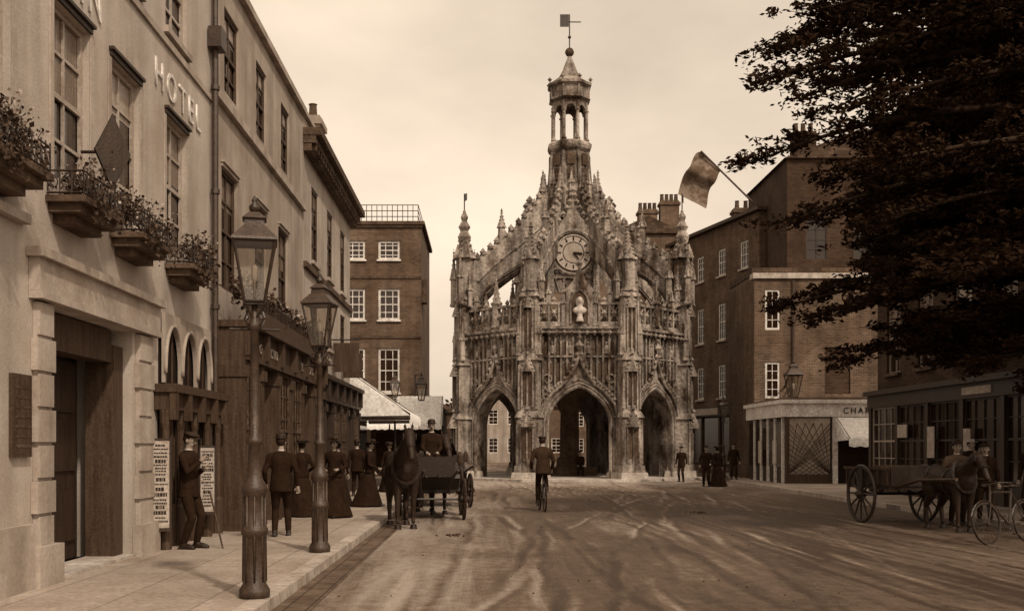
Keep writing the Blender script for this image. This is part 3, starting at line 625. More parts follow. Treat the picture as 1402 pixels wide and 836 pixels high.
# ================================================================== MARKET CROSS
B=Obj('market_cross',(4.42,54,0)); C=Vector((4.42,54,0)); RV=5.9; AP=RV*math.cos(rad(22.5)); HS=RV*math.sin(rad(22.5))
ST=B.p('stonework','stone'); SD=B.p('carving','stone'); DK=B.p('recess_shade_panels','stone_dark'); BP=B.p('plinth','stone_pale')  # DK: dark raised panels, recess shade painted onto flat stonework
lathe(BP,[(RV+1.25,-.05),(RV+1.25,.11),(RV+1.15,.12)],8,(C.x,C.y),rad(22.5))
for k in range(8):
    th=rad(-90+45*k); M=FR(C+Vector((math.cos(th),math.sin(th),0))*AP,th+rad(90))
    arch_wall(ST,M,-HS,HS,.1,7.1,0,1.5,2.75,1.75,.8,'p')
    for g,y,r in((.0,-.02,.09),(.16,-.05,.07),(.30,-.03,.06)):
        tube(SD,arch_path(0,1.5,.12,2.75,1.75,y,'p',g=g),r,6,M)
    for sgn in(-1,1):
        pts=[]
        for i in range(15):
            t=i/14; x=1.85*(1-t)**1.0
            if t<.6: z=2.95+1.95*arch_h(1-t,'p')
            else:
                q=(t-.6)/.4; z0=2.95+1.95*arch_h(.4,'p'); x=1.85*.4*(1-q)**1.7; z=z0+q*1.6
            pts.append((sgn*x,-.14,z))
        tube(SD,pts,[.09]*12+[.08,.07,.06],6,M)
        for i in range(2,14): 
            a=pts[i]; octa(SD,(a[0]+sgn*.08,-.2,a[2]+.09),.11,M)
    octa(SD,(0,-.2,6.4),.24,M); octa(SD,(0,-.2,6.8),.14,M)
    n=13
    for i in range(n):
        u=-HS+.55+(2*HS-1.1)*i/(n-1); t=abs(u)/2.0
        zb=3.15+1.95*arch_h(min(1,t),'p') if t<1 else 3.0
        if abs(u)<.25: continue
        box(SD,(u-.045,-.13,zb),(u+.045,-.003,6.9),M)
        if i<n-1:
            w=(2*HS-1.1)/(n-1)
            for zt in(5.75,6.75): 
                if zt-.3>zb: tube(SD,[(u,-.06,zt-.25),(u+w*.2,-.06,zt-.06),(u+w*.5,-.06,zt+.08),(u+w*.8,-.06,zt-.06),(u+w,-.06,zt-.25)],.03,4,M)
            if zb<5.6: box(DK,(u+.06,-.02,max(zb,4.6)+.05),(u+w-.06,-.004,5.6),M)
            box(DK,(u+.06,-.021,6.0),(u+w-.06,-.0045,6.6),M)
            if i%3==1 and zb<5.3:
                cxm=u+w/2; tube(SD,[(cxm,-.1,6.02),(cxm,-.1,6.3),(cxm,-.1,6.45)],[.1,.12,.06],6,M); ell(SD,(cxm,-.1,6.53),.07,M,6,5)
    box(SD,(-HS+.4,-.15,5.85),(HS-.4,-.0035,5.95),M)
    for sx in(-1,1):
        for (ux,uz,r) in((1.5,4.85,.2),(1.6,4.2,.15)):
            tube(SD,[(sx*ux+r*math.cos(a),-.08,uz+r*math.sin(a)) for a in [j*math.pi/5 for j in range(10)]],.045,5,M,True)
    box(ST,(-HS-.1,-.28,7.0),(HS+.1,.9,7.18),M); box(ST,(-HS-.14,-.38,7.182),(HS+.14,.9,7.3),M); box(ST,(-HS,-.18,7.302),(HS,.2,7.42),M)
    for i in range(11): octa(SD,(-HS+.45+i*.36,-.33,7.0),.12,M)
    for zz in(7.42,8.35): box(SD,(-HS+.3,-.14,zz),(HS-.3,.1,zz+.12),M)
    nb=8; w=(2*HS-.7)/nb
    for i in range(nb+1):
        u=-HS+.35+w*i; box(SD,(u-.05,-.12,7.54),(u+.05,.08,8.35),M)
        if i<nb:
            for a,b in(((u,7.56),(u+w,8.34)),((u+w,7.56),(u,8.34))): tube(SD,[(a[0],-.02,a[1]),((a[0]+b[0])/2,-.02,(a[1]+b[1])/2),(b[0],-.02,b[1])],.045,4,M)
            octa(SD,(u+w/2,-.04,7.95),.16,M)
            octa(SD,(u+w/2,-.04,8.58),.15,M)
    if k%2==0:
        extr(SD,[(-.62,7.3),(.62,7.3),(.62,8.9),(.75,8.95),(.3,9.45),(.0,10.2),(-.3,9.45),(-.75,8.95),(-.62,8.9)],-.28,.15,M)
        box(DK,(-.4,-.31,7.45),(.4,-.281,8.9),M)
        tube(SD,arch_path(0,.42,7.4,8.4,.6,-.33,'p'),.06,5,M); octa(SD,(0,-.05,10.3),.2,M)
        for sx in(-.72,.72): pinnacle(SD,M,sx,-.1,.24,7.3,9.6,4)
    else: pinnacle(SD,M,0,-.05,.32,7.4,9.9,4)
    for sx in(-1.45,1.45): pinnacle(SD,M,sx,0,.2,8.4,9.4,3)
BU=B.p('bust','stone_pale',True,.025); yb=C.y-AP-.48
lathe(BU,[(.2,7.5),(.13,7.75),(.13,7.85)],10,(C.x,yb)); ell(BU,(C.x,yb,8.02),(.34,.18,.2)); tube(BU,[(C.x,yb,8.1),(C.x,yb,8.35)],[.14,.1],8); ell(BU,(C.x,yb-.02,8.47),(.14,.16,.2)); ell(BU,(C.x,yb+.06,8.42),(.2,.15,.26)); ell(BU,(C.x,yb-.17,8.45),(.03,.04,.05))
for k in range(8):
    ph=rad(-67.5+45*k); M=FR(C+Vector((math.cos(ph),math.sin(ph),0))*RV,ph+rad(90)); side=k in(1,6,3,4) 
    sq(BP,1.5,1.4,.1,.42,(0,-.05),M); sq(ST,1.28,1.2,.42,.75,(0,-.05),M)
    sq(ST,1.08,1.04,.75,3.0,(0,-.05),M); sq(ST,1.22,.95,3.0,3.3,(0,-.05),M)
    sq(ST,.92,.88,3.3,5.7,(0,.0),M); sq(ST,1.08,.8,5.7,6.0,(0,0),M); sq(ST,.78,.74,6.0,8.7,(0,.0),M); sq(ST,.95,.7,8.7,8.95,(0,0),M)
    for z0,z1,w in((.8,2.9,1.04),(3.4,5.5,.9),(6.1,8.5,.76)):
        for sx in(-1,1):
            for sy in(-1,1): tube(SD,[(sx*w*.5,sy*w*.5-.02,z0),(sx*w*.49,sy*w*.49-.02,z1)],.07,5,M)
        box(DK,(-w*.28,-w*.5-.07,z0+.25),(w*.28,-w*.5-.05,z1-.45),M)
        for u in(-w*.3,0,w*.3): box(SD,(u-.035,-w*.5-.12,z0+.1),(u+.035,-w*.5-.03,z1-.3),M)
        lathe(SD,[(w*.42,z1-.35),(.03,z1+.5)],4,(0,-w*.55),0,M); octa(SD,(0,-w*.6,z1+.5),.12,M)
        for j in range(3):
            for sx in(-1,1): octa(SD,(sx*w*.3*(1-j/3.5),-w*.62,z1-.2+j*.2),.08,M)
    for sx in(-.5,.5): pinnacle(SD,M,sx,-.35,.2,5.9,8.1,4); pinnacle(SD,M,sx,.05,.22,8.6,10.4,4)
    top=13.5 if side else 12.2
    pinnacle(SD,M,0,-.05,.7 if side else .56,8.9,top,7)
    if side:
        lathe(SD,[(.28,top-1.6),(.36,top-1.3),(.2,top-1.0),(.32,top-.8),(.14,top-.5),(.2,top-.3),(.05,top)],8,(0,-.05),0,M)
        for sx,sy in((-.45,-.45),(.45,-.45),(0,.5),(-.5,.5)): pinnacle(SD,M,sx,sy,.26,8.7,11.6,5)
        tube(B.p('vanes','iron'),[M@Vector((0,-.05,top)),M@Vector((0,-.05,top+.9))],.03,4); box(B.p('vanes','iron'),(0,-.06,top+.5),(.35,-.04,top+.85),M)
    up=[(-.05,10.5),(.6,10.9),(1.3,11.45),(2.1,12.15),(2.9,12.85),(3.6,13.6),(4.1,14.3),(4.6,15.0)]
    lo=[(5.0,14.0),(4.7,12.6),(4.2,11.8),(3.4,11.3),(2.5,10.75),(1.65,10.2),(1.0,9.6),(.65,9.1),(.5,8.4),(-.05,8.4)]
    poly=up+lo; n=len(poly)
    vs=[(-.2,a,b) for a,b in poly]+[(.2,a,b) for a,b in poly]
    ST.add(vs,[tuple(range(n)),tuple(range(2*n-1,n-1,-1))]+[(i,i+n,(i+1)%n+n,(i+1)%n) for i in range(n)],M)
    tube(SD,[(0,a,b) for a,b in up],.2,6,M); tube(SD,[(0,a,b) for a,b in lo[:9]],.17,6,M)
    mid=[((a+c)/2,(b+d)/2) for (a,b),(c,d) in zip(up[1:],list(reversed(lo))[2:9])]
    for sx in(-.2,.2): tube(SD,[(sx,a,b) for a,b in mid],.07,5,M)
    for a,b in mid: 
        for sx in(-.2,.2): octa(SD,(sx,a,b),.16,M)
    for i in range(len(up)-1):
        for t in(.15,.6):
            a=up[i][0]*(1-t)+up[i+1][0]*t; b=up[i][1]*(1-t)+up[i+1][1]*t; octa(SD,(0,a-.05,b+.28),.2,M); octa(SD,(0.15,a-.05,b+.16),.13,M); octa(SD,(-.15,a-.05,b+.16),.13,M)
    pinnacle(SD,M,0,2.0,.3,12.0,13.8,4); pinnacle(SD,M,0,1.1,.3,7.6,9.9,4)
    pinnacle(SD,M,0,4.35,.3,13.9,16.0,4)
lathe(B.p('roof','lead'),[(RV-.3,7.3),(RV-.4,7.6),(2.6,9.3),(2.0,10.2),(1.3,10.4)],8,(C.x,C.y),rad(22.5))
lathe(B.p('vault','stone_dark'),[(RV-.6,5.8),(RV-.6,7.2)],8,(C.x,C.y),rad(22.5))  # vault and pillar colour darkened to deepen the interior shade
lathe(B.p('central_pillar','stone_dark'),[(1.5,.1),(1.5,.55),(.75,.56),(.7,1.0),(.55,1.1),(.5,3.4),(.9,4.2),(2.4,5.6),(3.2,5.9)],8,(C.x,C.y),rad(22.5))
lathe(ST,[(1.5,9),(1.4,12),(1.4,13),(1.35,14.6),(1.45,14.8),(1.3,15.1),(1.12,15.3),(.98,17.0),(1.15,17.15),(1.22,17.3),(1.22,17.42),(1.08,17.55)],8,(C.x,C.y),rad(22.5))
for i in range(8):
    a=rad(22.5+45*i); q=Vector((math.cos(a),math.sin(a),0))
    tube(SD,[C+q*1.3+Vector((0,0,13)),C+q*1.36+Vector((0,0,14.7)),C+q*1.15+Vector((0,0,15.3)),C+q*1.0+Vector((0,0,17.0))],.1,5)
    am=a+rad(22.5); MMm=FR(C+Vector((math.cos(am),math.sin(am),0))*1.0,am+rad(90))
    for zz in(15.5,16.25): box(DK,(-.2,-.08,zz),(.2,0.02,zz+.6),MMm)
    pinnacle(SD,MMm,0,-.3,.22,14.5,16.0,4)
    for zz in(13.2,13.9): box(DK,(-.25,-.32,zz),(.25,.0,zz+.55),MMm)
    tube(ST,[C+q*.93+Vector((0,0,17.5)),C+q*.93+Vector((0,0,19.6))],.085,8); octa(SD,C+q*.93+Vector((0,0,17.65)),.16); octa(SD,C+q*.93+Vector((0,0,19.15)),.15)
    ML2=FR(C+Vector((math.cos(am),math.sin(am),0))*.93*math.cos(rad(22.5)),am+rad(90)); arch_wall(ST,ML2,-.36,.36,19.1,19.75,0,.27,19.1,.33,.12,'r',8)
    tube(SD,[C+q*1.05+Vector((0,0,19.8)),C+q*1.05+Vector((0,0,20.4))],.06,5); octa(SD,C+q*1.15+Vector((0,0,20.8)),.12)
lathe(ST,[(1.0,19.7),(1.15,19.78),(1.05,19.85),(1.02,20.4),(1.2,20.5),(1.22,20.62),(1.0,20.72),(.62,21.0),(.42,21.35),(.25,21.8),(.1,22.15),(.1,22.25)],8,(C.x,C.y),rad(22.5))
ell(B.p('ball','stone_dark',True),(C.x,C.y,22.4),.24); V=B.p('vanes','iron'); tube(V,[C+Vector((0,0,22.5)),C+Vector((0,0,24.4))],.035,5)
box(V,(C.x-.5,C.y-.015,23.75),(C.x-.04,C.y+.015,24.4)); tube(V,[C+Vector((-.1,0,24.0)),C+Vector((.6,0,24.0))],.03,4); ell(V,(C.x+.0,C.y,23.2),.09)
for kk in(0,2,4,6):
    th=rad(-90+45*kk); M=FR(C+Vector((math.cos(th),math.sin(th),0))*2.3,th+rad(90))
    box(ST,(-1.12,0,9.0),(1.12,1.3,12.3),M)
    extr(ST,[(-1.15,12.3),(1.15,12.3),(.75,12.75),(.35,13.3),(.12,14.1),(0,14.5),(-.12,14.1),(-.35,13.3),(-.75,12.75)],.0,.5,M)
    for i in range(7):
        t=i/6
        for s in(-1,1): octa(SD,(s*(1.12*(1-t)**1.4+.08),-.02,12.4+t*1.9),.15,M)
    octa(SD,(0,.2,14.6),.22,M)
    for s in(-1.15,1.15): pinnacle(SD,M,s,-.02,.32,9.0,13.2,6)
    nseg=32; ring=lambda R,y:[(R*math.cos(2*math.pi*i/nseg),y,11.4+R*math.sin(2*math.pi*i/nseg)) for i in range(nseg)]
    tube(SD,ring(1.1,-.06),.12,6,M,True); tube(B.p('clock_rim','gold'),ring(.88,-.1),.04,6,M,True)
    CF=B.p('clock_face','stone_dark'); CF.add(ring(1.0,-.05),[tuple(range(nseg))],M)
    CI=B.p('clock_chapter_ring','gold'); vs=ring(.86,-.085)+ring(.55,-.085); CI.add(vs,[(i,(i+1)%nseg,(i+1)%nseg+nseg,i+nseg) for i in range(nseg)],M)
    for i in range(12):
        a=i*math.pi/6; ca,sa=math.cos(a),math.sin(a)
        tube(B.p('clock_numerals','leather'),[(.62*ca,-.1,11.4+.62*sa),(.8*ca,-.1,11.4+.8*sa)],.035,4,M)
    HN=B.p('clock_hands','leather'); tube(HN,[(0,-.13,11.4),(.72*math.cos(rad(-50)),-.13,11.4+.72*math.sin(rad(-50)))],.035,4,M); tube(HN,[(0,-.13,11.4),(.45,-.13,11.35)],.045,4,M)
    CD=B.p('clock_disc','blind'); CD.add(ring(.5,-.07),[tuple(range(nseg))],M)
    for i in range(5): 
        u=-.9+i*.45; tube(SD,[(u-.2,-.05,9.4),(u,-.05,10.0),(u+.2,-.05,9.4)],.05,4,M); octa(SD,(u,-.08,10.1),.1,M)
    box(SD,(-1.1,-.1,10.12),(1.1,-.002,10.22),M)
    for s in(-.85,.85):
        for z in(10.55,12.2): octa(SD,(s,-.06,z),.2,M)
B.done()
# ================================================================== CEDAR
def cedar(x,y,z):
    o=Obj('cedar_tree',(x,y,z)); T=o.p('trunk','bark',True); tube(T,[(x,y,z-.2),(x,y,z+1),(x-.1,y+.1,z+6),(x,y,z+12),(x,y+.1,z+17)],[.75,.55,.48,.3,.08],12)
    rg=np.random.RandomState(5); pts=[];L1=o.p('limbs','bark',True)
    limbs=[]
    for i in range(64):
        h=3.9+12.5*(i/63)+rg.uniform(-.3,.3); az=rg.uniform(0,2*math.pi)
        if i%2==0: az=rg.uniform(rad(125),rad(235))
        Lm=(9.6 if h<11 else 9.6-(h-11)*.85)*rg.uniform(.6,1.0)
        ca,sa=math.cos(az),math.sin(az)
        if sa>.35: Lm=min(Lm,4.8/sa)
        if sa<-.6: Lm*=.75
        if ca>0: Lm*=.8
        limbs.append((h,az,Lm))
    for h,az,Lm in((8.7,rad(172),10.4),(7.2,rad(176),10.3),(5.6,rad(168),9.6),(4.6,rad(165),8.6),(6.4,rad(185),9.4),(10.4,rad(178),9.4),(3.6,rad(150),6),(3.4,rad(170),5.5),(3.5,rad(190),5.0),(4.2,rad(140),6.5),(5.2,rad(158),8),(6.6,rad(160),8.6),(7.8,rad(165),8.6),(8.2,rad(184),8.6),(5.0,rad(176),8.2),
        (9.4,rad(160),8.2),(7.0,rad(150),8),(8.6,rad(150),7.6),(6.0,rad(148),7.6),(10.0,rad(150),7),(5.4,rad(186),7.6),(9.2,rad(190),8.2),(3.2,rad(200),5.5),(2.9,rad(180),4.6),(3.9,rad(176),6.8),(3.8,rad(160),6.6)): limbs.append((h,az,Lm))
    for h,az,Lm in limbs:
        n=9; rise=rg.uniform(.0,.14); path=[]
        bend=rg.uniform(-.22,.22)
        for j in range(n+1):
            t=j/n; a=az+bend*t; d=Lm*t
            path.append(Vector((x+d*math.cos(a),y+d*math.sin(a),z+h+rise*Lm*math.sin(t*2.4)-.1*t*t*Lm)))
        tube(L1,path,[.13*(1-t/n*.92)*(Lm/9) +.009 for t in range(n+1)],6)
        for j in range(2,n+1):
            for side in(-1,1):
                for q in range(2):
                    if rg.rand()<.14: continue
                    t=(j-rg.rand()*.9)/n; i0=min(n-1,int(t*n)); b=path[i0].lerp(path[i0+1],t*n-i0)
                    sl=(.5+1.5*(1-abs(t-.55)))*rg.uniform(.5,1.1)*(1 if t<.9 else .65); a2=az+bend*t+side*rg.uniform(.5,1.15)
                    e=b+Vector((math.cos(a2)*sl,math.sin(a2)*sl,rg.uniform(-.3,.12)))
                    tube(L1,[b,e],[.022,.006],4)
                    m=int(120*sl); tt=rg.rand(m)**.75
                    w=.08+.15*rg.rand(); cl=rg.normal(0,w,(7,2))
                    for k in range(m):
                        c=b.lerp(e,tt[k]); ci=cl[int(tt[k]*6.99)]*1.2; ww=.09
                        pts.append((c.x+ci[0]+rg.normal(0,ww),c.y+ci[1]+rg.normal(0,ww),c.z+rg.normal(0,.05)+.03,a2))
        e=path[-1]
        for k in range(50): pts.append((e.x+rg.normal(0,.16),e.y+rg.normal(0,.16),e.z+rg.normal(0,.05),az))
    A=np.array(pts); N=len(A); c=A[:,:3]
    d=rg.normal(0,1,(N,3)); d[:,2]*=.5; d[:,0]+=np.cos(A[:,3]); d[:,1]+=np.sin(A[:,3]); d/=np.linalg.norm(d,axis=1)[:,None]
    q=rg.normal(0,1,(N,3)); q=np.cross(q,d); q/=np.linalg.norm(q,axis=1)[:,None]
    s=(.04+.055*rg.rand(N))[:,None]
    V=np.stack([c-d*s,c+q*s*.42,c+d*s,c-q*s*.42],1)
    half=rg.rand(N)<.55
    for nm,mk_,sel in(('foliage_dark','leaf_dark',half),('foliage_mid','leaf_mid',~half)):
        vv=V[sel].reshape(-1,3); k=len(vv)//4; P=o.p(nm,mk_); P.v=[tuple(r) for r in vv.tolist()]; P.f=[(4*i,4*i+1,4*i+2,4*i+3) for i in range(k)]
    print('cedar leaves',N); o.done()
cedar(15.6,20.0,.1)
o=Obj('distant_trees',(-4,118,0)); P=o.p('foliage','leaf')
for _ in range(280):
    x=rnd.uniform(-14,-1.5); h=3.5+1.8*math.sin(x*1.3)+1.0*math.sin(x*2.9); leaves(P,(x,112+rnd.uniform(-2,2),rnd.uniform(.5,1)*max(1.5,h)),(.7,.7,.6),34,.45)
for x in range(-13,-1,3): tube(o.p('trunks','bark'),[(x,112,0),(x,112,3.5)],[.2,.1])
o.done()
# ================================================================== FIGURES
def ik(a,b,l1,l2,hint):
    a=Vector(a);b=Vector(b);d=b-a;L=d.length
    if L>(l1+l2)*.995: b=a+d.normalized()*(l1+l2)*.995; d=b-a; L=d.length
    t=(l1*l1-l2*l2+L*L)/(2*L); h=math.sqrt(max(0,l1*l1-t*t)); n=d.normalized(); hv=Vector(hint); hv=hv-n*hv.dot(n); hv.normalize()
    return a+n*t+hv*h,b
def hand(P,w,d,side,grip):
    d=Vector(d).normalized(); w=Vector(w); s=Vector((1,0,0)) if abs(d.x)<.8 else Vector((0,1,0)); s=(s-d*s.dot(d)).normalized(); nrm=d.cross(s)*(1 if side>0 else -1)
    tube(P,[w-d*.02,w+d*.02,w+d*.085],[.026,.034,.036],8)
    for i,(o,l) in enumerate(((-.03,.065),(-.01,.078),(.01,.072),(.03,.055))):
        b=w+d*.08+s*o; k=.9 if grip else .35; m=b+(d*math.cos(k*.5)+nrm*math.sin(k*.5))*l*.5; e=m+(d*math.cos(k*1.7)+nrm*math.sin(k*1.7))*l*.5
        tube(P,[b-d*.02,b,m,e],[.0095,.0095,.0085,.0065],6)
    b=w+d*.03-s*.03; tube(P,[b+s*.01,b-s*.02+d*.02+nrm*.008,b-s*.028+d*.05+nrm*.02],[.012,.0115,.008],6)
def person(name,loc,rot,H=1.7,kind='man',pel=(0,0,.9),lean=0,wr=None,an=None,hat='bowler',top='cloth_dark',bot='cloth_dark',headyaw=0,headpitch=0,knee=(0,1,0.05)):
    o=Obj(name,loc,rot,True,H/1.72); pel=Vector(pel); Rl=Matrix.Rotation(-lean,3,'X')
    U=lambda v: pel+Rl@Vector(v)
    if wr is None: wr=[(.27,.05,.84),(-.27,.05,.84)]
    if an is None: an=[(.11,.0,.08),(-.11,.03,.08)]
    J=o.p('coat',top,True,.017); woman=kind=='woman'
    sc=.9 if woman else 1
    secs=[(-.02,.185,.135),(.1,.175,.13),(.22,.16 if not woman else .125,.12),(.38,.195*sc,.13),(.47,.19*sc,.115),(.53,.13,.09),(.56,.06,.06)]
    if not woman: secs=[(-.14,.2,.145)]+secs
    n=14;vs=[];fs=[]
    for z,rx,ry in secs:
        for i in range(n):
            a=2*math.pi*i/n; vs.append(U((rx*math.cos(a),ry*math.sin(a),z)))
    for j in range(len(secs)-1):
        for i in range(n): k=(i+1)%n; fs.append((j*n+i,j*n+k,(j+1)*n+k,(j+1)*n+i))
    fs.append(tuple(range(n-1,-1,-1))); fs.append(tuple((len(secs)-1)*n+i for i in range(n))); J.add(vs,fs)
    Hd=o.p('hands','skin',True,.0055)
    for s,w in zip((1,-1),wr):
        sh=U((s*.175*sc,0,.475)); el,w2=ik(sh,w,.29,.265,(s*.6,-1,-.3)); f=sc if woman else 1
        tube(J,[sh-Vector((s*.03,0,0)),sh,sh.lerp(el,.5),el,el.lerp(w2,.5),w2],[.06,.068*f,.056*f,.049*f,.045*f,.036*f],9)
        hand(Hd,w2,(w2-el),s,True)
    if not woman:
        Tr=o.p('trousers',bot,True,.018); Sh=o.p('boots','leather',True,.014)
        ell(Tr,pel+Vector((0,0,-.02)),(.165,.125,.13))
        for i,(s,a) in enumerate(zip((1,-1),an)):
            hp=pel+Vector((s*.09,0,-.03)); kn,a2=ik(hp,a,.43,.40,knee)
            tube(Tr,[hp,hp.lerp(kn,.4),kn,kn.lerp(a2,.35),a2+Vector((0,0,-.0))],[.095,.088,.066,.066,.052],10)
            tube(Sh,[a2+Vector((0,-.05,-.03)),a2+Vector((0,.02,-.03)),a2+Vector((s*.01,.12,-.045)),a2+Vector((s*.015,.19,-.055))],[.04,.05,.043,.026],8)
            tube(Sh,[a2+Vector((0,0,.03)),a2+Vector((0,0,-.04))],[.045,.045],8)
            box(Sh,(a2.x-.04,a2.y-.085,a2.z-.08),(a2.x+.045,a2.y+.2,a2.z-.06))
    else:
        Sk=o.p('skirt',bot,True,.02); n=20;vs=[];fs=[]; prof=[(.0,.13,.115),(-.08,.18,.16),(-.3,.23,.22),(-.6,.31,.33),(-.86,.39,.43),(-.885,.38,.42)]
        for j,(z,rx,ry) in enumerate(prof):
            for i in range(n):
                a=2*math.pi*i/n; w=1+.06*(j/5)*math.cos(a*6); vs.append(pel+Vector((rx*w*math.cos(a),ry*w*math.sin(a)-.02*j,z)))
        for j in range(len(prof)-1):
            for i in range(n): k=(i+1)%n; fs.append((j*n+i,(j+1)*n+i,(j+1)*n+k,j*n+k))
        fs.append(tuple(range(n))); fs.append(tuple((len(prof)-1)*n+i for i in range(n-1,-1,-1))); Sk.add(vs,fs)
        for s in(-1,1): ell(o.p('boots','leather',True,.014),pel+Vector((s*.1,.31,-.865)),(.04,.1,.03))
    hc=U((0,.02,.70)); HM=Matrix.Translation(hc)@Matrix.Rotation(headyaw,4,'Z')@Matrix.Rotation(headpitch,4,'X')
    S=o.p('head','skin',True,.0085); 
    tube(S,[U((0,0,.5)),hc+Vector((0,-.01,-.06))],[.058,.052],10)
    ell(S,(0,-.005,.02),(.076,.095,.1),HM,14,10); ell(S,(0,.025,-.045),(.056,.062,.068),HM,12,8); tube(S,[(0,.085,.01),(0,.108,-.025)],[.011,.017],6,HM)
    for s in(-1,1):
        ell(S,(s*.078,-.005,-.01),(.012,.02,.032),HM,8,6); ell(o.p('eyes','leather',True),(s*.03,.088,.008),(.012,.01,.008),HM,8,6); ell(o.p('brows','hair',True),(s*.03,.092,.03),(.02,.01,.006),HM,8,6)
    ell(o.p('mouth','horse_brown',True),(0,.085,-.058),(.024,.008,.006),HM,8,6)
    Hr=o.p('hair','hair',True); ell(Hr,(0,-.022,.03),(.083,.095,.1),HM,14,10)
    if not woman and rnd.random()<.7: ell(Hr,(0,.096,-.044),(.03,.012,.01),HM,8,6)
    Ht=o.p('hat','hair' if hat!='boater' else 'shirt',True)
    if woman: ell(Hr,(0,-.09,.03),(.05,.05,.05),HM)
    if hat=='bowler': lathe(Ht,[(.115,.066),(.12,.074),(.088,.076),(.09,.10),(.084,.13),(.055,.158),(.005,.166)],18,M=HM,sy=1.15)
    elif hat=='cap': 
        lathe(Ht,[(.086,.055),(.09,.075),(.112,.088),(.108,.104),(.06,.122),(.005,.126)],18,M=HM,sy=1.15); ell(Ht,(0,.105,.068),(.062,.055,.01),HM)
    elif hat=='boater': lathe(Ht,[(.14,.065),(.14,.075),(.085,.077),(.085,.14),(.005,.142)],18,M=HM,sy=1.12)
    elif hat=='wide':
        lathe(Ht,[(.22,.075),(.225,.085),(.1,.09),(.095,.14),(.06,.16),(.005,.162)],20,M=HM,sy=1.05)
        for _ in range(6): ell(Ht,(rnd.uniform(-.1,.1),rnd.uniform(-.1,.1),.125),(.06,.06,.04),HM)
    if not woman: lathe(o.p('collar','shirt'),[(.062,-.01),(.058,.03)],12,M=Matrix.Translation(U((0,0.0,.55)))); 
    return o
person('man',(-4.35,15.0,.12),rad(-105),1.70,hat='cap',wr=[(.1,.26,1.30),(-.02,.24,1.18)],headpitch=-.3,an=[(.12,-.02,.08),(-.12,.06,.08)]).done()
o=Obj('walking_stick',(-3.95,15.1,.12)); tube(o.p('stick','wood_mid'),[(-3.85,15.0,.12),(-4.08,15.15,.95)],.014); o.done()
person('man',(-3.42,17.1,.12),rad(8),1.68,hat='bowler',wr=[(.28,.04,.85),(-.26,.1,.88)],an=[(.12,.1,.08),(-.1,-.08,.09)]).done()
person('woman',(-3.95,22.0,.12),rad(30),1.62,'woman',hat='wide',wr=[(.2,.2,1.0),(-.2,.2,1.0)]).done()
person('woman',(-3.2,21.6,.12),rad(170),1.66,'woman',hat='wide',wr=[(.15,.2,1.05),(-.15,.2,1.05)]).done()
person('woman',(-2.9,25.6,.12),rad(-90),1.64,'woman',hat='wide',wr=[(.15,.25,1.0),(-.2,.1,.9)]).done()
person('woman',(-3.75,26,.12),rad(10),1.62,'woman',hat='wide').done(); person('woman',(-3.2,34,.12),rad(180),1.62,'woman',hat='wide').done(); person('man',(-3.9,31,.12),rad(0),1.7,hat='bowler').done()
person('man',(9.05,42.0,0),rad(160),1.66,hat='bowler',wr=[(.27,.1,.9),(-.2,.2,.95)]).done(); person('woman',(9.5,42.0,0),rad(20),1.62,'woman',hat='wide').done(); person('man',(11.5,47.5,.12),rad(180),1.66,hat='cap').done()
person('man',(4.8,52.2,.02),rad(180),1.7,pel=(0,0,.6),an=[(.13,.42,.16),(-.12,.38,.16)],wr=[(.14,.32,.66),(-.14,.32,.66)],hat='cap',knee=(0,.3,1)).done()
person('man',(9.1,47.6,.0),rad(150),1.64,hat='cap').done()
def wheel(o,c,R,w=.05,n=12,part='wheel',m='wood',rimm='iron'):
    x,y,z=c; N=28
    tube(o.p(part+'_rim',m),[(x,y+R*.965*math.cos(t),z+R*.965*math.sin(t)) for t in [2*math.pi*i/N for i in range(N)]],w*.6,6,None,True)
    tube(o.p(part+'_tyre',rimm),[(x,y+R*math.cos(t),z+R*math.sin(t)) for t in [2*math.pi*i/N for i in range(N)]],w*.35,5,None,True)
    for i in range(n):
        t=2*math.pi*i/n; tube(o.p(part+'_spokes',m),[(x,y,z),(x,y+R*.95*math.cos(t),z+R*.95*math.sin(t))],[w*.45,w*.28],5)
    tube(o.p(part+'_hub',m),[(x-.12,y,z),(x-.06,y,z),(x+.06,y,z),(x+.12,y,z)],[.05,.085,.085,.05],10)
